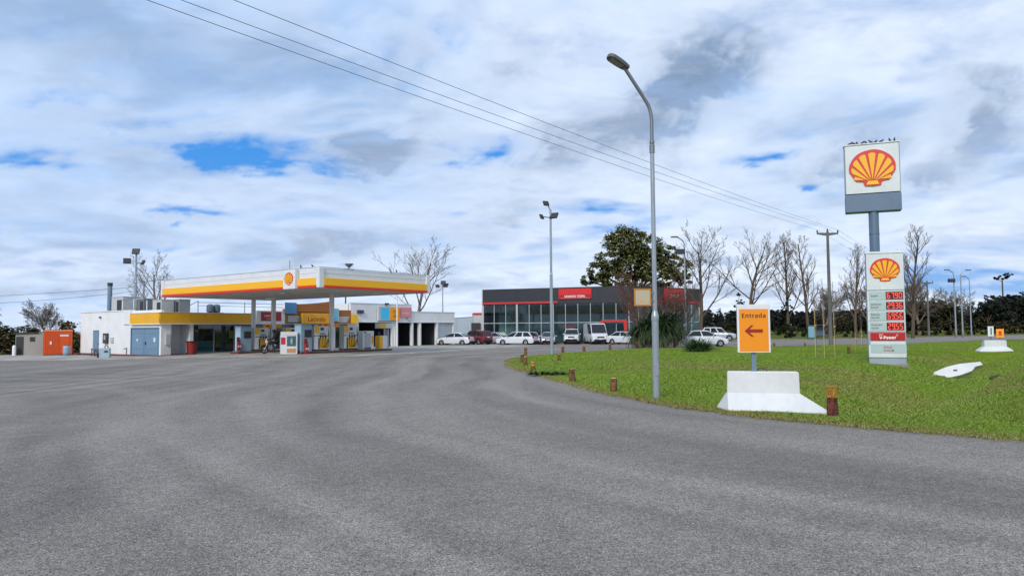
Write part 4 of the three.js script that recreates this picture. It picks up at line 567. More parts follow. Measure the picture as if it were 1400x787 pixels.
{ // motorcycle with its rider, between the islands
  const [mx, mz] = st(3.7, 10.0), y = gY(mx, mz) + 0.012, turn = TURN + 2.75;
  const m = thing('motorcycle', 'black motorcycle stopped between the pump islands', 'motorcycle', mx, y, mz, turn), R = 0.31;
  for (const x of [-0.68, 0.68]) { const w = new THREE.Group(); w.name = 'wheel'; m.add(w); part('tyre', T(new THREE.TorusGeometry(R - 0.06, 0.06, 8, 24), x, R, 0), M.rubber, w); part('rim', [T(new THREE.TorusGeometry(R - 0.11, 0.02, 6, 20), x, R, 0), T(new THREE.CylinderGeometry(0.05, 0.05, 0.14, 10).rotateX(Math.PI / 2), x, R, 0), ...[0, 1, 2].map(k => { const a = k * 1.047; return rod([x - Math.cos(a) * 0.2, R - Math.sin(a) * 0.2, 0], [x + Math.cos(a) * 0.2, R + Math.sin(a) * 0.2, 0], 0.008, 4); })], M.alloy, w); }
  part('frame', [rod([-0.68, R, 0.08], [-0.1, 0.42, 0.1], 0.03), rod([-0.68, R, -0.08], [-0.1, 0.42, -0.1], 0.03), rod([-0.1, 0.35, 0], [0.42, 0.85, 0], 0.04), rod([-0.55, 0.7, 0.1], [0.4, 0.8, 0.08], 0.025), rod([-0.55, 0.7, -0.1], [0.4, 0.8, -0.08], 0.025)], M.black, m);
  part('engine', [box(0.42, 0.32, 0.28, 0.02, 0.42, 0, 0.06), box(0.2, 0.2, 0.2, 0.12, 0.62, 0, 0.05)], M.galvDark, m);
  part('fork', [rod([0.68, R, 0.09], [0.42, 0.98, 0.09], 0.025), rod([0.68, R, -0.09], [0.42, 0.98, -0.09], 0.025)], M.alloy, m);
  part('fuel_tank', T(new THREE.SphereGeometry(0.2, 14, 10).scale(1.45, 0.75, 0.75), 0.18, 0.83, 0), M.black, m); part('seat', [box(0.72, 0.1, 0.26, -0.38, 0.8, 0, 0.045), box(0.3, 0.12, 0.16, -0.78, 0.78, 0, 0.05)], M.rubber, m);
  part('handlebar', tube([[0.3, 1.04, 0.36], [0.42, 1.05, 0.18], [0.44, 1.0, 0], [0.42, 1.05, -0.18], [0.3, 1.04, -0.36]], 0.018, 14, 6), M.black, m); part('headlamp', [T(new THREE.SphereGeometry(0.11, 12, 8), 0.52, 0.9, 0), box(0.04, 0.2, 0.26, 0.55, 1.05, 0, 0.015)], M.lampClear, m); part('mudguard', [T(new THREE.TorusGeometry(R + 0.03, 0.05, 6, 14, 2.0).rotateZ(0.5), 0.68, R, 0), T(new THREE.TorusGeometry(R + 0.05, 0.05, 6, 14, 1.8).rotateZ(0.8), -0.68, R, 0)], M.black, m); part('exhaust', rod([0.0, 0.3, -0.16], [-0.75, 0.36, -0.2], 0.05), M.alloy, m); part('side_stand', rod([-0.1, 0.32, 0.1], [-0.18, 0, 0.34], 0.015), M.black, m); part('top_box', box(0.36, 0.3, 0.42, -0.95, 1.0, 0, 0.06), M.black, m);
  // rider astride: one skin over a posed skeleton
  const J = { hip: [-0.28, 0.98, 0], chest: [-0.14, 1.38, 0], neck: [-0.1, 1.52, 0], head: [-0.06, 1.68, 0] };
  const bones = [[[-0.28, 0.97, -0.09], [-0.28, 0.97, 0.09], 0.15, 0.15], [J.hip, J.chest, 0.16, 0.185], [J.chest, J.neck, 0.12, 0.065], [[-0.14, 1.42, -0.13], [-0.14, 1.42, 0.13], 0.10, 0.10], [J.neck, J.head, 0.06, 0.1], [[-0.06, 1.70, 0], [-0.05, 1.74, 0], 0.125, 0.125]];
  for (const s of [-1, 1]) bones.push([[-0.26, 0.95, s * 0.12], [0.14, 0.78, s * 0.22], 0.105, 0.075], [[0.14, 0.78, s * 0.22], [-0.04, 0.34, s * 0.24], 0.072, 0.05], [[-0.04, 0.34, s * 0.24], [0.12, 0.3, s * 0.25], 0.055, 0.045], [[-0.14, 1.43, s * 0.2], [0.0, 1.15, s * 0.3], 0.07, 0.052], [[0.0, 1.15, s * 0.3], [0.28, 1.07, s * 0.33], 0.05, 0.036], [[0.28, 1.07, s * 0.33], [0.34, 1.05, s * 0.32], 0.045, 0.04]);
  const n = 84, S = 1.0, mc = new MarchingCubes(n, new THREE.MeshStandardMaterial(), false, false, 120000), cx = -0.02, cyy = 1.06; mc.isolation = 0;
  const cap = (q, [a, b, r0, r1]) => { const ab = [b[0] - a[0], b[1] - a[1], b[2] - a[2]], ap = [q[0] - a[0], q[1] - a[1], q[2] - a[2]], t = clamp((ap[0] * ab[0] + ap[1] * ab[1] + ap[2] * ab[2]) / (ab[0] ** 2 + ab[1] ** 2 + ab[2] ** 2)); return Math.hypot(ap[0] - ab[0] * t, ap[1] - ab[1] * t, ap[2] - ab[2] * t) - mix(r0, r1, t); };
  for (let k = 0; k < n; k++) for (let j = 0; j < n; j++) for (let i = 0; i < n; i++) { const q = [cx + (i / (n / 2) - 1) * S, cyy + (j / (n / 2) - 1) * S, (k / (n / 2) - 1) * S]; let d = 1; for (const b of bones) { const e = cap(q, b), h = clamp(0.5 + 0.5 * (d - e) / 0.04); d = mix(d, e, h) - 0.04 * h * (1 - h); } mc.field[i + j * n + k * n * n] = -d; }
  mc.update(); const cnt = mc.count ?? mc.geometry.drawRange.count, pg = new THREE.BufferGeometry(), pp = new Float32Array(cnt * 3), nn = new Float32Array(cnt * 3);
  for (let i = 0; i < cnt; i++) { pp[3 * i] = cx + mc.positionArray[3 * i] * S; pp[3 * i + 1] = cyy + mc.positionArray[3 * i + 1] * S; pp[3 * i + 2] = mc.positionArray[3 * i + 2] * S; for (let c = 0; c < 3; c++) nn[3 * i + c] = mc.normalArray[3 * i + c]; }
  pg.setAttribute('position', new THREE.BufferAttribute(pp, 3)); pg.computeVertexNormals();
  const r = thing('person', 'rider in dark clothes and helmet seated on the black motorcycle', 'person', mx, y, mz, turn); part('body', pg, mat([0.016, 0.016, 0.019], 0.8), r); part('helmet', T(new THREE.SphereGeometry(0.15, 18, 12).scale(1.08, 1.02, 0.95), -0.05, 1.73, 0), mat([0.02, 0.02, 0.022], 0.2), r); part('visor', T(new THREE.SphereGeometry(0.152, 14, 6, -0.9 + Math.PI / 2 + Math.PI / 2, 1.8, 1.2, 0.6).scale(1.09, 1.02, 0.97), -0.05, 1.73, 0), M.carGlass, r);
}
// ---------------------------------------------------------------- street lamps and floodlight masts
const gl = (x, z) => gY(x, z) + 0.03;
function ring(r, y, h, m, parent, name = 'collar') { return part(name, cyl(r, r, h, 0, y, 0, 20), m, parent); }
{
  const l = thing('street_lamp', 'tall grey street lamp with bent arm standing on the lawn edge', 'street lamp', 3.54, gl(3.54, -18.1), -18.12);
  part('pole', [cyl(0.086, 0.083, 2.25, 0, -0.3, 0, 24), cyl(0.057, 0.053, 4.25, 0, 1.98, 0, 20)], M.galv, l);
  part('collar', T(new THREE.LatheGeometry([[0.058, 0.14], [0.066, 0.12], [0.09, 0.02], [0.093, 0], [0.093, -0.08], [0.088, -0.1]].map(p => new THREE.Vector2(...p)), 24), 0, 2.0, 0), M.galv, l); part('collar', [cyl(0.066, 0.066, 0.2, 0, 6.1, 0, 20), cyl(0.062, 0.062, 0.06, 0, 6.34, 0, 20)], M.galvDark, l);
  part('arm', tube([[0, 6.1, 0], [0, 6.7, 0], [-0.005, 7.0, 0.01], [-0.06, 7.25, 0.03], [-0.16, 7.42, 0.07], [-0.42, 7.78, 0.18], [-0.72, 8.19, 0.3]], 0.046, 40, 14), M.galvDark, l);
  const h = part('lamp_head', (() => { const s = new THREE.Shape(); s.moveTo(-0.06, -0.07); s.lineTo(-0.06, 0.07); s.quadraticCurveTo(0.1, 0.15, 0.42, 0.13); s.quadraticCurveTo(0.52, 0.1, 0.52, 0); s.quadraticCurveTo(0.52, -0.1, 0.42, -0.13); s.quadraticCurveTo(0.1, -0.15, -0.06, -0.07); const g = new THREE.ExtrudeGeometry(s, { depth: 0.06, bevelEnabled: true, bevelSize: 0.02, bevelThickness: 0.02, bevelSegments: 2 }); g.rotateX(-Math.PI / 2); g.rotateZ(0.42); g.rotateY(Math.PI + 0.42); return T(g, -0.7, 8.17, 0.3); })(), M.lamp, l);
  part('lens', (() => { const g = box(0.36, 0.012, 0.2, 0.27, -0.026, 0); g.rotateZ(0.42); g.rotateY(Math.PI + 0.42); return T(g, -0.7, 8.17, 0.3); })(), M.lens, h);
  part('lock_door', bx(-0.05, 0.05, 0.55, 0.85, 0.082, 0.1), M.galv, l); part('base_flange', cyl(0.14, 0.14, 0.03, 0, -0.01, 0, 20), M.galvDark, l);
  const s = thing('faded_sign', 'faded square board in an orange frame fixed to the tall street lamp', 'sign', 3.54 - 0.32, gl(3.54, -18.1) + 2.27, -18.02, 0.1); part('board', box(0.42, 0.42, 0.02, 0, 0.21, 0), mat([0.42, 0.27, 0.10], 0.6, { wear: 1 }), s);
  print('faded_print', 0.36, 0.36, (c, w, h) => { c.fillStyle = '#b3a88f'; c.fillRect(0, 0, w, h); const r = rng(9); for (let i = 0; i < 220; i++) { c.fillStyle = ['#a9824a', '#bdb6a6', '#a87436', '#b5ae9d', '#99937f'][Math.floor(r() * 5)]; c.globalAlpha = 0.35; const y = r(); c.fillRect(r() * w, (y < 0.5 ? y * 0.4 : 0.45 + y * 0.55) * h, 6 + r() * 40, 3 + r() * 12); } c.globalAlpha = 1; c.fillStyle = '#d98a2c'; for (let i = 0; i < 26; i++) c.fillRect((0.25 + r() * 0.4) * w, (0.68 + r() * 0.2) * h, 8 + r() * 30, 4 + r() * 14); }, s, 0, 0.21, 0.0135);
  part('frame', [bx(-0.215, 0.215, 0.4, 0.425, -0.012, 0.022), bx(-0.215, 0.215, -0.005, 0.02, -0.012, 0.022), bx(-0.215, -0.19, 0.02, 0.4, -0.012, 0.022), bx(0.19, 0.215, 0.02, 0.4, -0.012, 0.022)], mat([0.42, 0.18, 0.035], 0.6), s); part('clamp', [bx(0.18, 0.3, 0.1, 0.14, -0.06, -0.013), bx(0.18, 0.3, 0.3, 0.34, -0.06, -0.013)], M.galvDark, s);
}
function floods(label, x, z, H, heads, foot = 0, r = 0.1) {
  const t = thing('floodlight_mast', label, 'floodlight', x, foot === null ? gl(x, z) : foot, z, 0, 'floodlight masts'), y0 = -0.2;
  part('pole', [cyl(r, r * 0.9, H * 0.55 - y0, 0, y0, 0), cyl(r * 0.72, r * 0.62, H * 0.45, 0, H * 0.55, 0)], M.galv, t); part('collar', cyl(r * 0.95, r * 0.75, 0.12, 0, H * 0.55 - 0.02, 0), M.galv, t);
  for (const [dx, dy, dz, ry, tilt, s] of heads) { const b = part('bracket', rod([0, H + Math.min(dy, 0) - 0.05, 0], [dx * 0.8, H + dy, dz * 0.8], 0.035), M.galvDark, t); const g = box(0.5 * s, 0.12 * s, 0.42 * s, 0, 0, 0, 0.03); g.rotateX(tilt); g.rotateY(ry); const h = part('lamp_head', T(g, dx, H + dy, dz), M.dark, t); const q = box(0.42 * s, 0.012, 0.34 * s, 0, -0.062 * s, 0); q.rotateX(tilt); q.rotateY(ry); part('lens', T(q, dx, H + dy, dz), M.lens, h); }
  return t;
}
floods('thin grey floodlight pole on the far tip of the lawn before the showroom', 2.6, -48.3, 9.6, [[-0.3, 0.4, 0.1, 0.5, 1.1, 0.85], [-0.6, -0.5, 0.2, 1.0, 1.2, 0.8], [0.22, -0.42, 0.1, -0.5, 0.9, 1.1]], null, 0.11);
{ const [x, z] = st(3, -10.6); floods('floodlight mast rising behind the white wall and roof machines', x, z, 5.9, [[0.05, 0.25, 0.2, 0.2, 1.1, 1.35], [-0.75, -0.65, 0.2, 0.5, 1.0, 1.35], [0.7, -0.8, 0.1, -0.6, 1.1, 1.0]], 3.1, 0.14); }
floods('distant floodlight mast behind the roller door end of the bays', -9.6, -101, 8.2, [[-0.7, -0.4, 0.1, 0.4, 1.0, 1.1], [0.1, 0.05, 0.2, 0.0, 1.1, 1.4], [0.45, -0.3, 0.1, -0.5, 1.0, 1.4]], null, 0.1);
function simpleLamp(label, x, z, H, dir, extra) { const t = thing('roadside_lamp', label, 'street lamp', x, gl(x, z), z, 0, 'lamps along the highway'); part('pole', [cyl(0.11, 0.075, H - 0.8 + 0.2, 0, -0.2, 0, 12), tube([[0, H - 0.82, 0], [dir * 0.05, H - 0.4, 0], [dir * 0.5, H, 0.1], [dir * 0.8, H + 0.12, 0.15]], 0.06, 12, 8)], M.galv, t); part('lamp_head', box(0.7, 0.13, 0.3, dir * 1.0, H + 0.12, 0.15, 0.05), M.lamp, t); if (extra) part('floodlight', [box(0.9, 0.5, 0.35, -0.45, H - 1.35, 0.2, 0.05), rod([0, H - 1.2, 0], [-0.4, H - 1.2, 0.1], 0.05)], M.dark, t); part('lock_box', box(0.24, 0.5, 0.24, 0, 0.35, 0), M.galvDark, t); }
simpleLamp('roadside lamp with an extra floodlight, beside its plain twin', 60.6, -100, 9.2, -1, true); simpleLamp('plain roadside lamp close behind the one with the floodlight', 61.9, -100.6, 9.2, 1); simpleLamp('third roadside lamp, standing alone towards the dark trees', 74, -118, 9.5, -1); simpleLamp('lamp pole rising behind the bare reddish shrub near the showroom corner', 17.2, -72.5, 10.6, -1, true);

// ---------------------------------------------------------------- price totem
{
  const X = 18.55, Z = -36.5, t = thing('price_totem', 'tall filling station totem with fan emblem boxes and red price displays', 'sign', X, gY(X, Z) - 0.02, Z, -0.38);
  const side = mat([0.30, 0.36, 0.42], 0.45, { wear: 1 }), face = mat([0.66, 0.70, 0.73], 0.35, { map: grime }), pale = mat([0.40, 0.50, 0.50], 0.4);
  part('footing', box(2.1, 0.5, 0.75, 0, -0.15, 0, 0.02), M.concrete, t); part('plinth', bx(-0.94, 0.94, 0.1, 0.36, -0.24, 0.24), side, t);
  part('body', bx(-0.975, 0.975, 0.36, 5.55, -0.26, 0.26, 0.03), side, t); part('top_cap', bx(-1.0, 1.0, 5.55, 5.66, -0.28, 0.28, 0.02), M.panelWhite, t);
  const rows = [[0.4, 1.0, 0, 'lower_panel'], [3.74, 5.53, 0, 'emblem_panel']]; for (const [a, b, , n] of rows) part(n, bx(-0.95, 0.95, a, b, 0.262, 0.285, 0.008), face, t);
  emblem(t, 1.36, 0.0, 4.72, 0.29, 0, 1.12, 0.94);
  const labels = [['Super', ''], ['Sestares', 'Gasoil'], ['Batteis', 'Gasoik'], ['Puosters', 'Gatsil']], prices = ['67.90', '29.36', '69.56', '29.55'], ys = [3.45, 2.95, 2.44, 1.93];
  const led = mat([0.10, 0.005, 0.004], 0.3), lit = mat([0.35, 0.03, 0.02], 0.4, { emissive: new THREE.Color(1, 0.10, 0.07), emissiveIntensity: 1.0 });
  const SEG = { 0: 'abcdef', 1: 'bc', 2: 'abged', 3: 'abgcd', 4: 'fgbc', 5: 'afgcd', 6: 'afgedc', 7: 'abc', 8: 'abcdefg', 9: 'abcdfg' };
  for (let i = 0; i < 4; i++) {
    const y = ys[i]; part('row_frame', bx(-0.95, 0.95, y - 0.245, y + 0.245, 0.262, 0.278), face, t);
    const p = part('price_panel', bx(-0.86, 0.92, y - 0.21, y + 0.21, 0.279, 0.292), pale, t);
    print('row_print', 0.82, 0.38, (c, w, h) => lines(c, w, h, '#a6b9b8', labels[i][1] ? [[labels[i][0], 0.36, 0.06, 0.3, '#57363c', 'left'], [labels[i][1], 0.36, 0.06, 0.7, '#57363c', 'left']] : [[labels[i][0], 0.38, 0.06, 0.5, '#57363c', 'left']]), p, -0.43, y, 0.295);
    const dsp = part('price_display', bx(0.0, 0.88, y - 0.19, y + 0.19, 0.293, 0.305, 0.004), led, t); let n = 0;
    for (const ch of prices[i]) {
      const cx = 0.14 + n * 0.2;
      if (ch === '.') { part('price_dot', box(0.035, 0.035, 0.008, cx - 0.1, y - 0.13, 0.31), lit, dsp); continue; }
      const s = { a: [0, 0.13, 0.1, 0.036], d: [0, -0.13, 0.1, 0.036], g: [0, 0, 0.1, 0.036], b: [0.06, 0.067, 0.036, 0.105], c: [0.06, -0.067, 0.036, 0.105], f: [-0.06, 0.067, 0.036, 0.105], e: [-0.06, -0.067, 0.036, 0.105] };
      part('price_digit', [...SEG[ch]].map(k => box(s[k][2], s[k][3], 0.008, cx + s[k][0], y + s[k][1], 0.31)), lit, dsp); n++;
    }
  }
  const vp = part('fuel_panel', bx(-0.86, 0.92, 1.22, 1.62, 0.262, 0.292), mat([0.55, 0.012, 0.02], 0.4), t); print('panel_print', 1.7, 0.36, (c, w, h) => { lines(c, w, h, '#a80f16', [['V-Power', 0.6, 0.5, 0.62, '#fff4f0'], ['Shell', 0.26, 0.3, 0.2, '#f0d0c8']]); c.strokeStyle = '#ffd9cf'; c.lineWidth = 4; c.beginPath(); c.arc(w * 0.78, h * 0.28, h * 0.12, 0, 7); c.stroke(); }, vp, 0.03, 1.42, 0.2955);
  const ds = part('fuel_panel', bx(-0.86, 0.92, 1.04, 1.2, 0.262, 0.28), face, t); const dp = part('diesel_panel', bx(-0.86, 0.92, 0.62, 1.03, 0.286, 0.3), pale, t); print('panel_print', 1.7, 0.38, (c, w, h) => lines(c, w, h, '#a6b9b8', [['Diesel', 0.4, 0.36, 0.3, '#9c2a30', 'left'], ['Evolux', 0.4, 0.36, 0.7, '#9c2a30', 'left'], ['A', 0.4, 0.62, 0.7, '#27355c', 'left']]), dp, 0.03, 0.82, 0.304);
  part('post', cyl(0.27, 0.27, 2.1, -0.45, 5.6, 0, 28), M.totemGrey, t); part('post_joint', cyl(0.285, 0.285, 0.05, -0.45, 6.55, 0, 28), M.totemGrey, t);
  const bx0 = -1.92, bx1 = 0.98; part('head_box', bx(bx0, bx1, 8.6, 11.1, -0.3, 0.3, 0.05), side, t); part('head_face', bx(bx0 + 0.05, bx1 - 0.05, 8.62, 11.05, 0.302, 0.325, 0.01), face, t); part('head_band', bx(bx0 - 0.01, bx1 + 0.01, 7.68, 8.58, -0.33, 0.33, 0.04), M.totemGrey, t); part('head_trim', bx(bx0 - 0.02, bx1 + 0.02, 11.1, 11.15, -0.31, 0.33), M.panelWhite, t);
  emblem(t, 2.16, -0.47, 9.85, 0.33, 0, 1.12, 0.95); t.scale.x = 0.87; t.position.x += 0.1;
  // pigeons along the top edge
  const bird = (label, x, y, z, turn) => { const b = thing('pigeon', label, 'bird', x, y, z, turn, 'dark pigeons perched on the totem and canopy'); b.scale.setScalar(0.78); const g = T(new THREE.SphereGeometry(0.08, 10, 7).scale(1.6, 0.9, 0.85).rotateZ(0.35), 0, 0.13, 0); part('body', [g, T(new THREE.SphereGeometry(0.045, 8, 6), 0.13, 0.235, 0), rod([0.09, 0.16, 0], [0.13, 0.23, 0], 0.035), T(new THREE.ConeGeometry(0.014, 0.04, 6).rotateZ(-1.57), 0.185, 0.23, 0), T(box(0.16, 0.02, 0.08, 0, 0, 0).rotateZ(0.3), -0.17, 0.08, 0)], mat([0.045, 0.05, 0.062], 0.7), b); part('leg', [rod([0, 0, -0.025], [0, 0.08, -0.025], 0.008, 5), rod([0, 0, 0.025], [0, 0.08, 0.025], 0.008, 5)], M.rust, b); };
  const top = (u) => { const c = Math.cos(-0.38), s = Math.sin(-0.38); return [X + u * c, Z - u * s]; }; const r = rng(4);
  const order = ['first', 'second', 'third', 'fourth', 'fifth', 'sixth', 'seventh', 'eighth', 'ninth', 'tenth'];
  [-1.28, -1.1, -0.95, -0.7, -0.55, -0.3, -0.1, 0.15, 0.55, 0.75].forEach((u, i) => { const [a, b] = top(u); bird(`${order[i]} dark pigeon from the post side perched on the totem top edge`.replace('post side', 'leftmost end'), a, gY(X, Z) + 11.13, b, r() * 6.28); });
  [[-0.5, 18.9, 'pigeon on the canopy edge above the emblem box'], [-0.5, 20.1, 'pigeon on the canopy edge next to the near corner'], [6.3, 20.88, 'lone pigeon on the road side canopy edge']].forEach(([x, z, lb]) => { const [a, b] = st(x, z); bird(lb, a, 5.828, b, r() * 6.28); });
}
// ---------------------------------------------------------------- entry sign on its concrete block
function blockGeo(L0, W0, L1, W1, h1, h2, foot) {   // flared foot below a straight stem
  const q = (l, w, y) => [[-l / 2, y, w / 2], [l / 2, y, w / 2], [l / 2, y, -w / 2], [-l / 2, y, -w / 2]], at = y => foot ? foot.map(p => [p[0], y, p[1]]) : q(L0, W0, y), A = at(-0.15), A2 = at(0.05), B = q(L1, W1, h1), C = q(L1 - 0.02, W1 - 0.03, h2 - 0.02), D = q(L1 - 0.08, W1 - 0.09, h2), o = [];
  const band = (P, Q) => { for (let i = 0; i < 4; i++) { const j = (i + 1) % 4; for (const v of [P[i], P[j], Q[j], P[i], Q[j], Q[i]]) o.push(...v); } };
  band(A, A2); band(A2, B); band(B, C); band(C, D); for (const v of [D[0], D[1], D[2], D[0], D[2], D[3]]) o.push(...v);
  const g = new THREE.BufferGeometry(); g.setAttribute('position', new THREE.Float32BufferAttribute(o, 3)); g.computeVertexNormals(); return g;
}
{
  const X = 5.2, Z = -15.3, y = gY(X, Z), b = thing('concrete_barrier', 'white painted concrete block with flared foot on the lawn edge under the entry sign', 'barrier', X, y + 0.02, Z, -0.24, 'white concrete barriers'); part('block', blockGeo(2.15, 0.95, 1.42, 0.26, 0.38, 0.82, [[-0.71, 0.42], [1.22, 0.55], [1.1, -0.45], [-0.92, -0.2]]), M.barrier, b); part('lifting_eye', tube([[-0.1, 0.8, 0], [-0.08, 0.87, 0], [0.08, 0.87, 0], [0.1, 0.8, 0]], 0.012, 10, 6), M.steelDark, b);
  const s = thing('entry_sign', 'orange entry sign with a red arrow on a blue-grey post in the concrete block', 'sign', X - 0.16, y + 0.8, Z - 0.03, -0.1); part('post', bx(-0.045, 0.045, -0.4, 1.38, -0.03, 0.03), M.steelPost, s); part('board', bx(-0.335, 0.335, 0.43, 1.43, 0.032, 0.085, 0.008), M.panelWhite, s);
  const f = part('face', bx(-0.295, 0.295, 0.455, 1.335, 0.0855, 0.092), mat([0.80, 0.26, 0.004], 0.4), s);
  print('word_print', 0.57, 0.17, (c, w, h) => { lines(c, w, h, '#e68c0a', [['Entrada', 0.78, 0.5, 0.52, '#560705']]); }, f, 0, 1.2, 0.0945);
  part('arrow', [[[-0.19, 0.88], [-0.055, 1.0], [0.0, 1.0], [-0.09, 0.915], [0.18, 0.915], [0.18, 0.845], [-0.09, 0.845], [0.0, 0.76], [-0.055, 0.76]]].map(P => T(extr(P, 0.003), 0, 0, 0.093)), mat([0.27, 0.012, 0.009], 0.5), f);
  const X2 = 33.2, Z2 = -50.5, b2 = thing('concrete_barrier', 'distant white concrete block carrying two small signs on the grass bank', 'barrier', X2, gY(X2, Z2) + 0.02, Z2, -0.25, 'white concrete barriers'); part('block', blockGeo(2.1, 0.9, 1.35, 0.5, 0.35, 0.78), M.barrier, b2); part('top_rod', rod([-0.8, 0.83, 0], [0.8, 0.83, 0], 0.04), M.galvDark, b2);
  const s2 = thing('small_sign', 'small white upright sign above the distant concrete block', 'sign', X2 - 0.15, gY(X2, Z2) + 0.75, Z2 - 0.1, -0.4); part('post', rod([0, -0.5, 0], [0, 0.4, 0], 0.05), M.galvDark, s2); part('board', box(0.34, 0.68, 0.05, 0, 0.66, 0.07), M.panelWhite, s2); part('dark_bar', box(0.09, 0.48, 0.012, 0.02, 0.66, 0.102), M.totemGrey, s2);
  const s3 = thing('small_sign', 'small orange square sign above the distant concrete block', 'sign', X2 + 0.62, gY(X2, Z2) + 0.75, Z2 - 0.3, -0.4); part('post', rod([0, -0.5, 0], [0, 0.3, 0], 0.05), M.galvDark, s3); part('board', box(0.46, 0.6, 0.05, 0, 0.52, 0.07), M.orange, s3); part('mark', [box(0.16, 0.2, 0.012, 0, 0.56, 0.102), box(0.24, 0.06, 0.012, 0, 0.4, 0.102)], M.red, s3);
  const X3 = 20.9, Z3 = -34.6, b3 = thing('fallen_barrier', 'white concrete barrier lying tipped over in the grassy ditch', 'barrier', X3, gY(X3, Z3) + 0.14, Z3, -0.42); { const g = extr([[-1.15, -0.28], [-0.9, 0.1], [-0.35, 0.34], [0.2, 0.46], [1.05, 0.5], [1.1, 0.34], [0.8, 0.28], [0.62, 0.06], [0.15, -0.12], [-0.45, -0.24], [-0.52, -0.14], [-0.7, -0.1], [-0.82, -0.28]], 0.3, 0.015); g.rotateZ(0.1); g.rotateX(-0.6); part('block', g, M.barrier, b3); const h = box(0.16, 0.07, 0.02, -0.05, 0.12, 0.325); h.rotateZ(0.1); h.rotateX(-0.6); part('lifting_slot', h, M.dark, b3); }
}
// ---------------------------------------------------------------- bollards
{
  const G = 'short wooden posts round the lawn', logGeo = s => { const r = rng(s), g = new THREE.CylinderGeometry(0.095, 0.105, 0.5, 12, 3); const p = g.attributes.position; for (let i = 0; i < p.count; i++) { const k = 1 + (hash2(Math.round(Math.atan2(p.getZ(i), p.getX(i)) * 3) + s * 7, Math.round(p.getY(i) * 5)) - 0.5) * 0.16; p.setX(i, p.getX(i) * k); p.setZ(i, p.getZ(i) * k); if (p.getY(i) > 0.2) p.setY(i, p.getY(i) + 0.02 * (hash2(i, s) - 0.5)); } g.computeVertexNormals(); return T(g, 0, 0.12, 0); };
  const geos = [1, 2, 3].map(logGeo), cap = new THREE.CylinderGeometry(0.102, 0.104, 0.16, 12); T(cap, 0, 0.30, 0);
  const yel = mat([0.62, 0.34, 0.03], 0.7, { map: woodMap, bumpMap: woodMap, bumpScale: 0.02 }), redw = mat([0.22, 0.05, 0.04], 0.8, { map: woodMap, bumpMap: woodMap, bumpScale: 0.02 });
  const post = (label, x, z, kind, h = 1, lean = 0) => { const t = thing('wooden_bollard', label, 'bollard', x, gl(x, z), z, x * 3, G); part('log', geos[Math.abs(Math.round(x * 7)) % 3].clone().scale(1, h, 1), kind === 2 ? redw : M.wood, t); if (kind) part('painted_top', cap.clone().translate(0, 0.37 * h - 0.30 - (kind === 2 ? 0.06 : 0.075), 0).scale(1.03, kind === 2 ? 1.35 : 1, 1.03), yel, t); part('weathered_end', cyl(0.085, 0.08, 0.012, 0, 0.375 * h, 0, 10), M.cane, t); t.rotation.z = lean; };
  post('post painted yellow over red beside the white concrete block', 6.18, -14.25, 2, 1.1); post('bare wooden post nearest the tall street lamp', 2.76, -20.05, 0, 0.95); post('split wooden post between the low dark plant and the bare post', 1.92, -23.6, 0, 1.1, 0.06); post('short post with a yellow top beside the low dark plant', 0.84, -30.2, 1, 0.9);
  post('dark wooden post at the rounded tip of the lawn, front of the pair', 0.6, -34.4, 0, 0.95, -0.05); post('dark wooden post at the rounded tip of the lawn, rear of the pair', 0.5, -37.3, 0, 1.1); post('wooden post on the far curve behind the lawn tip', 0.85, -47.2, 0, 1.3); post('small post alone on the grass before the thin floodlight pole', 2.45, -38.7, 0, 0.9); post('broad stump on the far lawn edge by the thin floodlight pole', 3.6, -52.4, 0, 1.1); post('stump on the far lawn edge in front of the tall van', 5.3, -54.3, 0, 1.0); post('stump on the far lawn edge close to the palm clump', 7.8, -58.5, 0, 1.1); post('dark stump on the grass between the cane stakes and the totem', 21.1, -46, 0, 1.2);
  post('stump at the roadside grass right of the utility pole', 22.5, -63, 0, 0.9); post('stump on the grass in front of the bus shelter', 25.5, -63.9, 0, 0.8);
}
// ---------------------------------------------------------------- utility poles and wires
function utility(label, x, z, H) { const t = thing('utility_pole', label, 'utility pole', x, gl(x, z), z, 0, 'concrete utility poles'); part('pole', cyl(0.19, 0.11, H + 0.3, 0, -0.3, 0, 12), M.poleConcrete, t); part('crossarm', [extr([[-1.0, 0], [-0.95, 0.12], [0.95, 0.12], [1.0, 0], [0.2, -0.14], [-0.2, -0.14]], 0.14).translate(0, H - 0.25, -0.07)], M.poleConcrete, t); for (const u of [-0.95, 0, 0.95]) part('insulator', T(new THREE.LatheGeometry([[0.02, 0], [0.05, 0.02], [0.09, 0.06], [0.05, 0.1], [0.08, 0.14], [0.05, 0.2], [0.02, 0.26], [0.001, 0.27]].map(p => new THREE.Vector2(...p)), 10), u, H - 0.13 + (u ? 0 : 0.12), 0), M.dark, t); return t; }
utility('utility pole with three insulators between the cane stakes and the totem', 29.3, -67.4, 10.5); utility('distant utility pole with crossarm behind the price totem', 68, -119.5, 8.9);
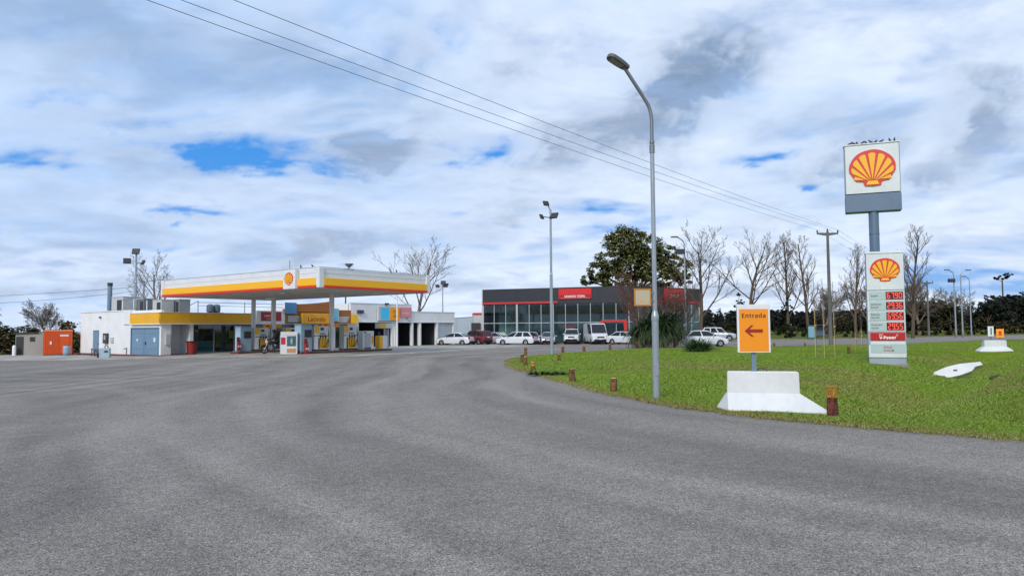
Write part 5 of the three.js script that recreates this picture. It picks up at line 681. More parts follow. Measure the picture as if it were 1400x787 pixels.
{
  const wire = (label, A, B, sag, r) => { const p = []; for (let i = 0; i <= 16; i++) { const k = i / 16; p.push([mix(A[0], B[0], k), mix(A[1], B[1], k) - 4 * sag * k * (1 - k), mix(A[2], B[2], k)]); } tag(part('power_line', tube(p, r, 60, 5), M.dark), label, 'power line', 'overhead power lines'); };
  const ends = [[[28.35, 10.68, -67.4], [-9.25, 10.31, -18.5]], [[29.3, 10.82, -67.4], [-8.75, 10.33, -18.5]], [[30.25, 10.68, -67.4], [-7.05, 10.3, -18.5]]], nm = ['lowest of the three power lines crossing the sky above the lamp', 'middle power line, close to the lowest one over the lamp', 'highest power line, crossing the sky apart from the pair'];
  ends.forEach(([A, M0], i) => { const k = 1.45, B = [mix(A[0], M0[0], k), A[1], mix(A[2], M0[2], k)]; wire(nm[i], A, B, 0.5, 0.009); wire(['power line from the near pole towards the totem, lowest', 'power line from the near pole towards the totem, middle', 'power line from the near pole towards the totem, outermost'][i], A, [68 - 0.95 + 0.95 * i, 9.05, -119.5], 0.5, 0.009); });
  const [fx, fz] = st(3, -10.6); wire('upper thin cable running left from the floodlight mast over the white building', [fx, 5.9, fz], [-75, 5.5, -82], 0.3, 0.016); wire('lower thin cable running left from the floodlight mast over the white building', [fx, 5.5, fz], [-75, 5.0, -82], 0.6, 0.016);
}
// ---------------------------------------------------------------- left of the station, and the roadside
{
  const x = -42.2, z = -68, y = gY(x, z), c = thing('portable_cabin', 'bright orange portable cabin beside the white building', 'cabin', x, y, z, 0.55), om = mat([0.66, 0.085, 0.006], 0.5, { wear: 1 });
  part('body', box(2.3, 2.15, 1.3, 0, 1.15, 0, 0.05), om, c); part('roof', T(extr([[-1.2, 0], [1.2, 0], [1.1, 0.16], [-1.1, 0.16]], 1.4), 0, 2.2, -0.7), mat([0.72, 0.20, 0.08], 0.5), c); for (let k = 0; k < 7; k++) part('rib', box(0.05, 1.9, 0.05, -1.0 + k * 0.18, 1.12, 0.66), om, c); part('door', box(0.75, 1.85, 0.04, 0.55, 1.05, 0.672, 0.01), om, c); part('printed_panel', box(0.7, 0.14, 0.012, 0.5, 1.82, 0.702), M.panelWhite, c); part('notice', box(0.14, 0.3, 0.012, -0.55, 1.15, 0.692), M.panelWhite, c); part('skid', [box(2.2, 0.1, 0.12, 0, 0.05, 0.5), box(2.2, 0.1, 0.12, 0, 0.05, -0.5)], M.steelDark, c);
  const s = thing('garden_shed', 'grey panel shed with a small dark window left of the orange cabin', 'shed', -45.3, gY(-45.3, -69), -69, 0.35); part('wall', box(2.2, 2.0, 1.6, 0, 1.0, 0), mat([0.33, 0.32, 0.30], 0.7, { wear: 1 }), s); part('roof', T(extr([[-1.25, 0], [1.25, 0.12], [1.25, 0.2], [-1.25, 0.08]], 1.9), 0, 2.0, -0.95), M.steelDark, s); part('window', box(0.42, 0.42, 0.03, 0.25, 1.5, 0.812), M.dark, s); part('door', box(0.6, 1.7, 0.03, -0.75, 0.9, 0.812), M.dark, s);
  const d = thing('barrel', 'pale blue drum standing before the orange cabin', 'barrel', -40.4, gY(-40.4, -66.4), -66.4); part('body', T(new THREE.LatheGeometry([[0.01, 0], [0.28, 0], [0.29, 0.3], [0.3, 0.33], [0.29, 0.36], [0.29, 0.6], [0.3, 0.63], [0.29, 0.66], [0.28, 0.92], [0.01, 0.93]].map(p => new THREE.Vector2(...p)), 18), 0, 0, 0), M.blueGrey, d); part('rim', T(new THREE.TorusGeometry(0.275, 0.02, 6, 18).rotateX(Math.PI / 2), 0, 0.93, 0), M.steelDark, d);
  const w = thing('gas_cylinder', 'white gas cylinder standing against the grey panel shed', 'cylinder', -45.9, gY(-45.9, -67.5), -67.5); part('body', [cyl(0.16, 0.16, 0.8, 0, 0, 0), T(new THREE.SphereGeometry(0.16, 12, 8), 0, 0.8, 0)], M.whitePaint, w); part('valve', cyl(0.04, 0.04, 0.14, 0, 0.92, 0), M.dark, w);
  const bs = thing('bus_shelter', 'small bus shelter with a pale blue end panel across the highway', 'shelter', 42.3, gY(42.3, -102) + 0.03, -101.5, -0.2), m = M.steelDark; part('roof', box(3.2, 0.14, 1.6, 0, 2.45, 0), m, bs); part('back_wall', box(2.9, 1.9, 0.08, 0, 1.3, -0.7), mat([0.06, 0.10, 0.13], 0.5), bs); part('end_panel', box(1.0, 2.0, 0.1, -1.15, 1.25, 0.72), mat([0.16, 0.34, 0.42], 0.4), bs); for (const a of [-1.5, 1.5]) part('post', [rod([a, 0, 0.7], [a, 2.4, 0.7], 0.05), rod([a, 0, -0.7], [a, 2.4, -0.7], 0.05)], m, bs); part('bench', box(2.2, 0.08, 0.4, 0.1, 0.5, -0.45), M.wood, bs); bs.scale.setScalar(0.78);
  [['white roadside marker post nearest the price totem', 58, -112], ['white roadside marker post beneath the third lamp', 84, -119], ['white roadside marker post right of the orange entry sign', 33.5, -101.5]].forEach(([l, x, z]) => { const p = thing('marker_post', l, 'marker post', x, gl(x, z), z, 0, 'white marker posts on the far verge'); part('post', box(0.18, 1.5, 0.1, 0, 0.65, 0, 0.02), M.panelWhite, p); part('band', box(0.19, 0.14, 0.11, 0, 1.15, 0), M.dark, p); });
}
{ // slim post between the canopy and the bays
  const x = -11.9, z = -75.5, t = thing('slim_post', 'slim white post in front of the service bays beside the pink sign', 'post', x, gY(x, z) + 0.03, z); part('pole', cyl(0.07, 0.055, 6.6, 0, -0.1, 0, 12), M.whitePaint, t); part('base_plate', box(0.3, 0.04, 0.3, 0, 0.02, 0), M.galvDark, t); part('lamp_head', box(0.5, 0.1, 0.2, -0.2, 6.5, 0, 0.03), M.lamp, t);
}
// ---------------------------------------------------------------- plants
// bare trees: recursive tapering limbs
function bareTree(seed, o) {
  const r = rng(seed), big = { p: [], i: [] }, fine = { p: [], i: [] };
  const seg = (dst, pts, rad, n) => { const base = dst.p.length / 3; for (let k = 0; k < pts.length; k++) { const a = pts[Math.max(0, k - 1)], b = pts[Math.min(pts.length - 1, k + 1)], d = new THREE.Vector3().subVectors(b, a).normalize(), u = new THREE.Vector3(d.y, d.z, d.x).cross(d).normalize(), v = new THREE.Vector3().crossVectors(d, u); for (let j = 0; j < n; j++) { const t = j / n * 6.2832; dst.p.push(pts[k].x + (u.x * Math.cos(t) + v.x * Math.sin(t)) * rad[k], pts[k].y + (u.y * Math.cos(t) + v.y * Math.sin(t)) * rad[k], pts[k].z + (u.z * Math.cos(t) + v.z * Math.sin(t)) * rad[k]); } } for (let k = 0; k + 1 < pts.length; k++) for (let j = 0; j < n; j++) { const a = base + k * n + j, b = base + k * n + (j + 1) % n; dst.i.push(a, a + n, b, b, a + n, b + n); } };
  const grow = (p, d, len, rad, lev) => {
    const n = lev < 2 ? 6 : 3, pts = [p.clone()], rr = [rad], q = p.clone(), dir = d.clone(), end = lev === o.levels ? o.tip * 0.7 : Math.max(o.tip, rad * (lev ? 0.42 : 0.3));
    for (let k = 1; k <= n; k++) { dir.x += (r() - 0.5) * o.bend; dir.z += (r() - 0.5) * o.bend; dir.y += o.lift * (lev ? 1 : 0.2) + (r() - 0.5) * o.bend * 0.6; dir.normalize(); q.addScaledVector(dir, len / n); pts.push(q.clone()); rr.push(mix(rad, end, k / n)); }
    seg(lev < 2 ? big : fine, pts, rr, lev === 0 ? 8 : lev < 2 ? 5 : lev < 4 ? 4 : 3);
    if (lev >= o.levels) return;
    const c = o.kids[lev];
    for (let i = 0; i < c; i++) {
      const f = lev === 0 ? mix(o.first, 1, Math.pow((i + 0.4) / c, 0.8)) : 0.22 + 0.78 * (i + r()) / c, k = Math.min(n - 1, Math.floor(f * n)), g = f * n - k, at = pts[k].clone().lerp(pts[k + 1], g), along = pts[k + 1].clone().sub(pts[k]).normalize();
      const a = i * 2.4 + r() * 1.5, side = new THREE.Vector3(Math.cos(a), 0, Math.sin(a)); side.addScaledVector(along, -side.dot(along)).normalize();
      const sp = o.spread[lev] * (0.75 + 0.5 * r()), nd = along.multiplyScalar(Math.cos(sp)).addScaledVector(side, Math.sin(sp));
      grow(at, nd, len * o.ratio[lev] * (lev === 0 ? 1 - (f - o.first) * o.cone : 1 - f * 0.45) * (0.8 + 0.4 * r()), Math.max(o.tip, mix(rr[k], rr[k + 1], g) * (lev ? 0.6 : 0.5)), lev + 1);
    }
  };
  grow(new THREE.Vector3(0, -0.3, 0), new THREE.Vector3(0, 1, 0), o.h, o.r, 0);
  const mk = s => { const g = new THREE.BufferGeometry(); g.setAttribute('position', new THREE.Float32BufferAttribute(s.p, 3)); g.setIndex(s.i); g.computeVertexNormals(); return g; };
  return { trunk: mk(big), crown: mk(fine) };
}
function treeOf(geo, name, label, x, z, s, turn, bark, group, y) { const t = thing(name, label, 'tree', x, (y ?? gY(x, z)), z, turn, group); const a = new THREE.Mesh(geo.trunk, bark), b = new THREE.Mesh(geo.crown, bark); a.name = 'trunk'; b.name = 'crown'; a.castShadow = b.castShadow = a.receiveShadow = b.receiveShadow = true; t.add(a, b); t.scale.setScalar(s); return t; }
const spreading = { levels: 5, h: 12, r: 0.30, first: 0.22, kids: [10, 6, 5, 4, 2], spread: [0.72, 0.62, 0.6, 0.6, 0.6], ratio: [0.66, 0.52, 0.5, 0.5, 0.6], bend: 0.24, lift: 0.075, tip: 0.0095, cone: 0.75 };
const slender = { ...spreading, h: 15, r: 0.26, first: 0.16, kids: [17, 6, 5, 3, 2], spread: [0.65, 0.55, 0.55, 0.6, 0.6], ratio: [0.38, 0.5, 0.5, 0.5, 0.6], bend: 0.15, lift: 0.10, cone: 0.8 };
const round = { ...spreading, h: 6, r: 0.26, first: 0.25, kids: [13, 9, 7, 5, 3], spread: [0.8, 0.65, 0.6, 0.6, 0.6], ratio: [0.8, 0.55, 0.5, 0.5, 0.6], bend: 0.25, lift: 0.06, tip: 0.011, cone: 0.5 };
const shrubby = { ...spreading, levels: 4, h: 1.2, r: 0.22, first: 0.1, kids: [15, 7, 6, 4], spread: [0.6, 0.35, 0.4, 0.5], ratio: [4.2, 0.55, 0.5, 0.5], bend: 0.16, lift: 0.05, tip: 0.010, cone: 0.2 };
const TR = { a: bareTree(11, spreading), b: bareTree(23, spreading), c: bareTree(31, slender), d: bareTree(47, slender), e: bareTree(59, round), f: bareTree(67, shrubby) };
const bare = 'leafless winter trees';
treeOf(TR.a, 'bare_tree', 'bare tree standing at the corner of the showroom beside the white hatchback', 22.4, -87, 0.92, 0.4, M.bark, bare);
treeOf(TR.b, 'bare_tree', 'wide bare tree rising above the orange entry sign', 39.6, -121, 1.18, 1.9, M.bark, bare);
treeOf(TR.c, 'bare_tree', 'slender bare tree, first right of the orange entry sign', 47, -125, 1.1, 0.3, M.bark, bare);
treeOf(TR.d, 'bare_tree', 'slender bare tree nearest the utility pole, above the cane stakes', 50.8, -125.5, 1.08, 2.2, M.bark, bare);
treeOf(TR.c, 'bare_tree', 'thin bare tree rising just left of the price totem', 52.6, -112, 0.9, 2.9, M.bark, bare);
treeOf(TR.d, 'bare_tree', 'slender bare tree just right of the price totem', 55.2, -101, 0.97, 4.1, M.bark, bare);
treeOf(TR.b, 'bare_tree', 'large bare tree behind the service bays and the canopy end', -13.6, -101, 0.98, 3.6, M.barkGrey, bare);
treeOf(TR.a, 'bare_tree', 'bare tree behind the roof machines of the white building', -39.2, -81, 0.74, 5.0, M.barkGrey, bare);
treeOf(TR.e, 'bare_tree', 'low rounded bare tree behind the grey shed', -58.5, -92, 0.72, 0.6, M.barkGrey, bare);
treeOf(TR.e, 'bare_tree', 'small bare tree between the orange cabin and the white building', -53, -93, 0.5, 2.6, M.barkGrey, bare);
treeOf(TR.e, 'bare_tree', 'pale bare tree above the dark wood behind the lone roadside lamp', 99, -163, 1.15, 1.0, M.barkGrey, bare);
treeOf(TR.e, 'bare_tree', 'bushy bare tree low behind the cane stakes', 60, -140, 1.1, 3.0, M.barkGrey, bare); treeOf(TR.e, 'bare_tree', 'bushy bare tree low behind the price totem', 69, -141, 1.25, 4.4, M.barkGrey, bare); treeOf(TR.e, 'bare_tree', 'bushy bare tree low beneath the distant utility pole', 79, -142, 1.35, 0.2, M.barkGrey, bare);
treeOf(TR.f, 'bare_shrub', 'tall reddish leafless shrub behind the palm clump', 12.9, -71.5, 1.12, 0.5, M.twigRed, 'reddish leafless shrubs'); treeOf(TR.f, 'bare_shrub', 'reddish leafless shrub beside the lamp pole at the showroom corner', 16.4, -73.5, 0.95, 2.5, M.twigRed, 'reddish leafless shrubs');
// leafy crowns: leaf faces spread over lobes
function leafGeo(seed, lobes, count, size, tone, flat = 0.5) {
  const r = rng(seed), pos = [], col = [], nor = []; let tot = 0; for (const l of lobes) tot += l[3] * l[3];
  for (const [cx, cy, cz, R, sy = 0.8] of lobes) {
    const n = Math.round(count * R * R / tot), subs = []; for (let k = 0; k < Math.max(6, n / 55); k++) { const u = r() * 2 - 1, a = r() * 6.283, d = R * (0.55 + 0.45 * Math.cbrt(r())), s = Math.sqrt(1 - u * u); subs.push([cx + Math.cos(a) * s * d, cy + u * d * sy, cz + Math.sin(a) * s * d, R * (0.16 + 0.16 * r()), 0.7 + 0.6 * r()]); }
    for (let i = 0; i < n; i++) {
      const S = subs[Math.floor(r() * subs.length)], u = r() * 2 - 1, a = r() * 6.283, s = Math.sqrt(1 - u * u), d = S[3] * Math.cbrt(r()), x = S[0] + Math.cos(a) * s * d, y = S[1] + u * d * 0.75, z = S[2] + Math.sin(a) * s * d;
      const t1 = new THREE.Vector3(r() - 0.5, (r() - 0.5) * flat, r() - 0.5).normalize(), t2 = new THREE.Vector3(r() - 0.5, (r() - 0.5) * 1.2, r() - 0.5).cross(t1).normalize(), L = size * (0.6 + 0.8 * r()), w = L * 0.42, c = S[4] * (0.75 + 0.5 * r());
      const q = [[-L / 2, 0], [0, -w / 2], [L / 2, 0], [0, w / 2]].map(([p, v]) => [x + t1.x * p + t2.x * v, y + t1.y * p + t2.y * v, z + t1.z * p + t2.z * v]), nn = new THREE.Vector3().crossVectors(t1, t2); if (nn.y < 0) nn.negate();
      for (const k of [0, 1, 2, 0, 2, 3]) { pos.push(...q[k]); nor.push(nn.x, nn.y, nn.z); col.push(tone[0] * c, tone[1] * c, tone[2] * c); }
    }
  }
  const g = new THREE.BufferGeometry(); g.setAttribute('position', new THREE.Float32BufferAttribute(pos, 3)); g.setAttribute('normal', new THREE.Float32BufferAttribute(nor, 3)); g.setAttribute('color', new THREE.Float32BufferAttribute(col, 3)); g.setAttribute('uv', new THREE.BufferAttribute(new Float32Array(pos.length / 3 * 2), 2)); return g;
}
const leafMat = mat([1, 1, 1], 0.8, { vertexColors: true, side: THREE.DoubleSide, transmission: 0.25, thickness: 0, specularIntensity: 0.3 });
function limbs(lobes, r0, seed) { const r = rng(seed), gs = [], top = [0, lobes.reduce((a, l) => Math.min(a, l[1] - l[3] * 0.6), 99), 0]; gs.push(rod([0, -0.4, 0], top, r0, 9, r0 * 0.7)); for (const [x, y, z] of lobes) { const m = [mix(top[0], x, 0.5) + (r() - 0.5), mix(top[1], y, 0.5), mix(top[2], z, 0.5) + (r() - 0.5)]; gs.push(rod(top, m, r0 * 0.5, 6, r0 * 0.34), rod(m, [x, y, z], r0 * 0.34, 5, r0 * 0.14)); } return mergeGeometries(gs.map(norm)); }
function leafy(name, label, category, x, z, geo, trunk, s = 1, turn = 0, group, y) { const t = thing(name, label, category, x, y ?? gY(x, z), z, turn, group); if (trunk) { const a = new THREE.Mesh(trunk, M.bark); a.name = 'trunk'; a.castShadow = a.receiveShadow = true; t.add(a); } const b = new THREE.Mesh(geo, leafMat); b.name = trunk ? 'crown' : 'foliage'; b.castShadow = b.receiveShadow = true; t.add(b); t.scale.set(s, s, s); return t; }
{
  const lobes = [[-1.5, 15.2, 0, 3.2], [1.2, 14.2, 1, 3.0], [-3.4, 12.6, 0.5, 2.6], [0, 11.6, 0, 3.4], [-5.6, 10.6, 0.3, 2.1], [-7.4, 9.2, 0, 1.3, 0.6], [-3.6, 9.2, 1.2, 2.0], [5.0, 13.0, 0, 2.1], [6.4, 11.2, 0.5, 2.4], [4.2, 9.8, 1, 2.2], [7.8, 9.6, 0, 1.5], [0.8, 8.8, 0.8, 2.3], [2.6, 12.0, -1, 2.4], [-9.2, 7.6, 0, 0.9, 0.5]];
  leafy('evergreen_tree', 'large spreading evergreen tree rising behind the showroom', 'tree', 20.4, -121, leafGeo(5, lobes, 36000, 0.42, [0.25, 0.265, 0.095]), limbs(lobes, 0.5, 3), 1.04);
}
{ // the dark wood across the highway
  const kinds = [
    [[[0, 3.0, 0, 2.6], [1.4, 4.6, 0.5, 1.9], [-1.5, 4.8, 0, 1.9], [0.2, 6.2, 0, 1.5], [2.2, 2.4, 0.3, 1.7], [-2.3, 2.4, 0.4, 1.8]], [0.052, 0.064, 0.05]],
    [[[0, 2.2, 0, 2.0], [0, 4.2, 0, 1.7], [0.1, 6.0, 0, 1.3], [0, 7.6, 0, 0.9], [0, 8.8, 0, 0.5]], [0.046, 0.06, 0.046]],
    [[[0, 2.0, 0, 2.2, 0.7], [2.2, 2.6, 0, 1.9, 0.7], [-2.1, 2.9, 0.4, 2.0, 0.7], [0.6, 4.1, 0, 1.9, 0.7], [-1.0, 5.0, 0, 1.3, 0.7]], [0.115, 0.10, 0.066]],
  ].map(([l, tone], i) => [leafGeo(40 + i, l, 4600, 0.42, tone, 0.8), limbs(l, 0.25, i + 8)]);
  const r = rng(90), words = ['behind the white hatchback', 'beside the orange entry sign', 'behind the slender bare trees', 'behind the utility pole', 'behind the price totem', 'under the distant utility pole', 'behind the roadside lamps', 'above the distant barrier', 'at the far right end'];
  const nth = ['first', 'second', 'third', 'fourth', 'fifth', 'sixth', 'seventh'], seen = {};
  let n = 0; for (let px = 955; px < 1440; px += 11.5) for (const row of [0, 1]) {
    const d = 158 + row * 12 + r() * 8 + (px - 955) * 0.02, x = (px - 700 + (r() - 0.5) * 9 + row * 5) / 1000 * d, want = px < 1180 ? 27 : px < 1240 ? 30 : px < 1290 ? 38 : px < 1335 ? 27 : 46, k = row ? (r() < 0.4 ? 1 : 0) : (px > 1130 && px < 1340 && r() < 0.7 ? 2 : 0);
    const H = (want - 4 + (r() - 0.5) * 9) * 0.001 * d + 2.0, tall = [7.6, 9.2, 6.2][k], w = words[Math.min(8, Math.floor((px - 955) / 54))];
    const key = w + row; seen[key] = (seen[key] ?? -1) + 1;
    leafy('dark_tree', `${nth[seen[key]]} from left, ${['dark broad evergreen', 'dark pointed cypress', 'brownish scrubby tree'][k]}, ${row ? 'rear' : 'front'} row of wood, ${w}`, 'tree', x, -d, kinds[k][0], kinds[k][1], H / tall, r() * 6.28, 'dark trees of the wood across the highway'); n++;
  }
  // a flat topped pine standing out of the wood, and a lit shrub in front
  const pl = [[0, 13.5, 0, 1.5, 0.25], [1.6, 14.2, 0, 1.0, 0.25], [-1.8, 13.2, 0.3, 0.9, 0.25]]; leafy('pine_tree', 'gaunt flat topped pine standing out above the dark wood', 'tree', 121, -180, leafGeo(71, pl, 500, 0.5, [0.012, 0.018, 0.014]), limbs(pl, 0.22, 5), 1);
  const cp = [[0, 7, 0, 0.7, 1.4], [0.9, 6.4, 0, 0.5], [-0.8, 6.0, 0, 0.5], [0, 8.2, 0, 0.5]]; leafy('pine_tree', 'thin ragged pine top above the wood by the orange entry sign', 'tree', 46.8, -150, leafGeo(72, cp, 500, 0.4, [0.014, 0.02, 0.016]), limbs(cp, 0.2, 6), 1.02);
  const iv = [[0, 3, 0, 0.9, 2.2], [0, 5.0, 0, 0.8, 1.4], [0.1, 6.4, 0, 0.5, 1.2]]; leafy('ivy_column', 'dark ivy wrapped round the trunk of the slender bare tree', 'ivy', 47, -124.7, leafGeo(73, iv, 900, 0.3, [0.012, 0.018, 0.010]), null, 1);
  const bush = [[0, 0.7, 0, 1.1, 0.7], [1.2, 0.6, 0.2, 0.9, 0.7], [-1.1, 0.6, 0, 0.9, 0.7]], bg = [leafGeo(81, bush, 1400, 0.22, [0.10, 0.085, 0.038]), leafGeo(82, bush, 1400, 0.22, [0.055, 0.075, 0.028])];
  [['olive bush on the far verge beside the white hatchback', 30.4, -108, 1.5, 0], ['olive bush on the far verge left of the entry sign', 34.5, -110, 1.3, 0], ['green bush on the far verge behind the entry sign post', 42, -112, 1.4, 1], ['green bush on the far verge left of the bus shelter', 45.5, -112, 1.2, 1], ['dark green bush on the far verge right of the bus shelter', 52.5, -118, 1.5, 1], ['brown bush on the far verge beneath the totem', 63, -124, 1.5, 0], ['brown bush on the far verge below the far utility pole', 74, -130, 1.7, 0], ['yellowish bush on the far verge right of the far utility pole', 79, -131, 2.0, 0], ['brown bush on the far verge between the lamps', 88, -138, 1.7, 0], ['brown bush on the far verge behind the distant barrier', 99, -146, 1.8, 0], ['brown bush on the far verge furthest along', 107, -152, 1.8, 0]].forEach(([l, x, z, s, k]) => leafy('verge_bush', l, 'bush', x, z, bg[k], null, s, x, 'bushes on the far verge'));
  const gt = [[0, 2.4, 0, 1.8, 1.0], [0.8, 3.6, 0, 1.3, 1], [-1, 3.2, 0.3, 1.3, 1], [0, 4.8, 0, 0.9, 1]]; leafy('leafy_tree', 'rounded mid green tree in front of the dark wood behind the lamps', 'tree', 84.5, -141, leafGeo(83, gt, 2600, 0.36, [0.05, 0.062, 0.02]), limbs(gt, 0.2, 9), 1.15);
  // scrub on the far left
  const sb = [leafGeo(85, bush, 1800, 0.2, [0.17, 0.135, 0.065]), leafGeo(86, bush, 1800, 0.2, [0.075, 0.08, 0.035])];
  [['dry brown scrub bush at the left edge by the asphalt', -50.5, -71, 1.5, 0], ['dark green scrub bush left of the grey shed', -48.6, -72, 1.5, 1], ['dark green scrub bush behind the grey shed', -52, -77, 2.0, 1], ['dry brown scrub bush behind the grey shed roof', -48.2, -79, 1.7, 0], ['dark scrub bush between cabin and white building', -46, -80, 1.6, 1], ['brown scrub bush behind the orange cabin', -50, -82, 2.2, 0], ['dark scrub bush far behind at the left edge', -60, -84, 2.4, 1], ['brown scrub bush in the gap beside the white wall', -43.4, -76, 1.5, 0]].forEach(([l, x, z, s, k]) => leafy('scrub_bush', l, 'bush', x, z, sb[k], null, s, x * 2, 'scrub bushes left of the station'));
  let m = 0; for (const px of [-20, 0, 20, 42]) { const d = 210, x = (px - 700) / 1000 * d; leafy('dark_tree', ['low dark tree on the far left skyline, outermost', 'low dark tree on the far left skyline, second', 'low dark tree on the far left skyline, third', 'low dark tree on the far left skyline, beside the bare tree'][m++], 'tree', x, -d, kinds[0][0], kinds[0][1], 0.55, px, 'low trees on the left skyline'); }
}
// strap leaved plants
function straps(seed, n, len, w, rise, droop) { const r = rng(seed), pos = [], col = [], idx = []; for (let i = 0; i < n; i++) { const a = r() * 6.283, el = rise[0] + (rise[1] - rise[0]) * r(), L = len * (0.65 + 0.5 * r()), c = 0.7 + 0.6 * r(), base = pos.length / 3, ca = Math.cos(a), sa = Math.sin(a); let x = 0, y = 0, e = el; for (let k = 0; k <= 5; k++) { const t = k / 5, ww = w * (1 - t * t) * (k ? 1 : 0.7) + 0.002; pos.push(ca * x - sa * ww, y + 0.0, sa * x + ca * ww, ca * x, y - ww * 0.35, sa * x, ca * x + sa * ww, y, sa * x - ca * ww); for (let q = 0; q < 3; q++) col.push(c, c, c); x += Math.cos(e) * L / 5; y += Math.sin(e) * L / 5; e -= droop * (0.6 + 0.8 * r()) / 5; } for (let k = 0; k < 5; k++) for (let q = 0; q < 2; q++) { const b = base + k * 3 + q; idx.push(b, b + 1, b + 3, b + 1, b + 4, b + 3); } } const g = new THREE.BufferGeometry(); g.setAttribute('position', new THREE.Float32BufferAttribute(pos, 3)); g.setAttribute('color', new THREE.Float32BufferAttribute(col, 3)); g.setAttribute('uv', new THREE.BufferAttribute(new Float32Array(pos.length / 3 * 2), 2)); g.setIndex(idx); g.computeVertexNormals(); return g; }
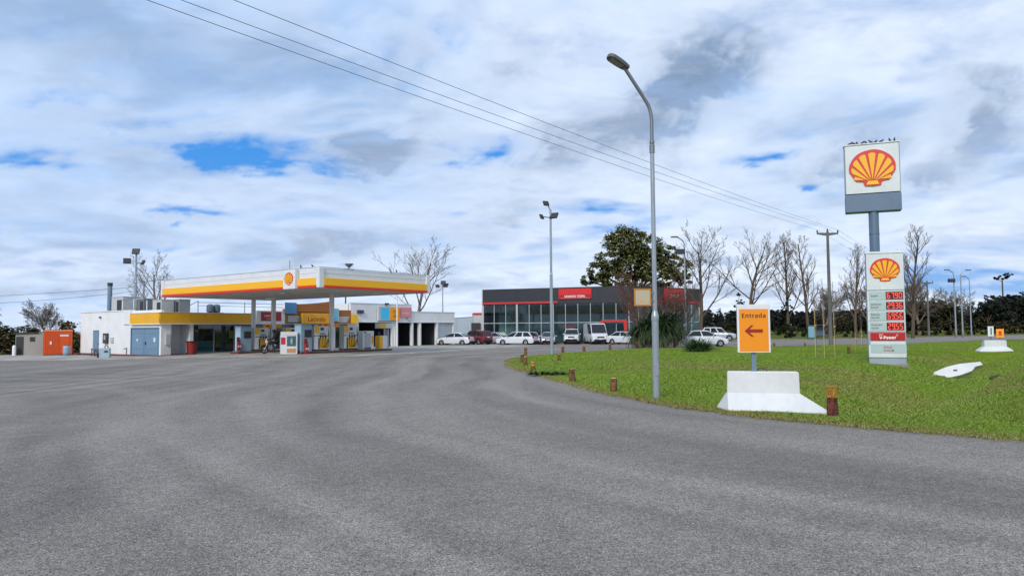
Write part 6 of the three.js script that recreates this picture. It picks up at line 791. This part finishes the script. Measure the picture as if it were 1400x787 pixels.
{
  const green = mat([0.040, 0.075, 0.022], 0.5, { vertexColors: true, side: THREE.DoubleSide, transmission: 0.15, thickness: 0 }), dead = mat([0.14, 0.085, 0.042], 0.9, { vertexColors: true, side: THREE.DoubleSide }), heads = [straps(3, 190, 1.9, 0.05, [-0.5, 1.5], 1.5), straps(4, 190, 1.7, 0.05, [-0.4, 1.5], 1.7)], skirt = straps(6, 130, 1.5, 0.035, [-1.5, -0.5], 0.5);
  const tl = [['leftmost cabbage palm of the clump, leaning out over the lawn', 11.2, -62.9, 1.5], ['tall cabbage palm in the middle of the clump', 12.1, -63.4, 2.3], ['cabbage palm in the clump just behind the tall street lamp', 13.0, -63.2, 2.0], ['rightmost cabbage palm of the clump', 14.1, -63.6, 2.25], ['low cabbage palm at the front of the clump', 12.5, -62.6, 1.2]];
  tl.forEach(([l, x, z, h], i) => { const t = thing('cabbage_palm', l, 'palm', x, gl(x, z), z, i * 1.3, 'spiky cabbage palms in the clump'); part('trunk', [rod([0, -0.1, 0], [0.1, h, 0], 0.14, 8, 0.1)], M.bark, t); for (const [g, m, n, dx, dy] of [[heads[i % 2], green, 'crown', 0.1, h], [heads[(i + 1) % 2], green, 'crown', -0.5, h * 0.72], [skirt, dead, 'dead_leaves', 0.1, h - 0.05], [skirt, dead, 'dead_leaves', -0.4, h * 0.68]]) { const k = new THREE.Mesh(g, m); k.name = n; k.position.set(dx, dy, 0); k.rotation.y = i + dx * 3; k.castShadow = k.receiveShadow = true; t.add(k); } });
  const agg = mat([0.052, 0.115, 0.02], 0.45, { vertexColors: true, side: THREE.DoubleSide, transmission: 0.2, thickness: 0 });
  { const t = thing('strap_leaf_plant', 'rounded clump of strap leaves on the lawn before the white hatchback', 'plant', 13.2, gl(13.2, -52), -52); for (const [dx, dz, s] of [[0, 0, 1], [-0.45, 0.1, 0.9], [0.45, 0, 0.9], [0.1, 0.35, 0.8], [-0.1, -0.35, 0.9]]) { const k = new THREE.Mesh(straps(20 + dx * 10, 130, 1.2, 0.026, [0.4, 1.5], 1.3), agg); k.name = 'leaf_fan'; k.position.set(dx * 1.25, 0.02, dz * 1.2); k.scale.setScalar(s * 1.15); k.castShadow = k.receiveShadow = true; t.add(k); } }
  { const t = thing('low_plant', 'low dark green plant sprawling on the grass near the lawn tip', 'plant', 1.15, gl(1.15, -26.9), -26.9); for (let i = 0; i < 7; i++) { const k = new THREE.Mesh(straps(50 + i, 30, 0.32, 0.022, [0.1, 1.0], 0.9), mat([0.03, 0.075, 0.02], 0.6, { vertexColors: true, side: THREE.DoubleSide })); k.name = 'leaf_fan'; k.position.set(-0.45 + i * 0.19, 0.02, 0.08 * Math.sin(i * 2)); k.castShadow = k.receiveShadow = true; t.add(k); } }
  { const t = thing('date_palm', 'palm fronds reaching in at the left edge beside the bare tree', 'palm', -50.6, gY(-50.6, -70), -70); part('trunk', rod([0, -0.2, 0], [0, 3.6, 0], 0.25, 10, 0.2), M.bark, t); const fr = straps(62, 34, 2.6, 0.16, [-0.2, 1.3], 1.9), k = new THREE.Mesh(fr, mat([0.02, 0.03, 0.012], 0.6, { vertexColors: true, side: THREE.DoubleSide })); k.name = 'crown'; k.position.y = 3.6; k.castShadow = k.receiveShadow = true; t.add(k); }
  // staked saplings
  const sap = (label, x, z, h, rt) => { const t = thing('staked_sapling', label, 'sapling', x, gl(x, z), z, 0, 'cane stakes with young trees'); part('stake', rod([0, -0.1, 0], [-0.02, h * 0.62, 0], 0.016, 6, 0.014), M.cane, t); const r = rng(rt), g = [tube([[0.06, 0, 0], [0.05, h * 0.4, 0.02], [0.0, h * 0.75, 0], [-0.03, h, 0.02]], 0.012, 12, 5)]; for (let i = 0; i < 7; i++) { const y = h * (0.55 + 0.06 * i), a = r() * 6.28; g.push(rod([0, y, 0], [Math.cos(a) * 0.16, y + 0.4, Math.sin(a) * 0.16], 0.008, 4, 0.004)); } part('stem', g, M.barkGrey, t); part('tie', cyl(0.05, 0.05, 0.05, 0.02, h * 0.4, 0, 8), M.signYellow, t); };
  sap('tall cane staked sapling, first right of the orange entry sign', 16.55, -40, 4.4, 1); sap('tall cane staked sapling, middle of the three', 17.15, -40.3, 4.4, 2); sap('tall cane staked sapling nearest the utility pole', 18.3, -41.6, 4.3, 3); sap('short cane staked sapling left of the price totem', 23.9, -51, 2.1, 4); sap('shorter cane staked sapling close to the totem edge', 26.7, -56, 2.4, 5);
  // leafy weeds along the far verge of the lawn, and a molehill
  const mh = thing('earth_mound', 'small dark mound of earth on the grass bank', 'mound', 15.3, gY(15.3, -23), -23); part('heap', T(new THREE.SphereGeometry(0.3, 14, 8, 0, 6.283, 0, 1.57).scale(1.2, 0.5, 0.9), 0, 0, 0), mat([0.05, 0.038, 0.026], 1, { bumpMap: soilMap, bumpScale: 0.05 }), mh); part('crumbs', [[0.4, 0.06, 0.1], [-0.36, 0.05, 0.14], [0.1, 0.05, 0.34]].map(([a, s, b]) => T(new THREE.IcosahedronGeometry(s, 0), a, 0.03, b)), M.bark, mh);
}
renderer.render(scene, camera);
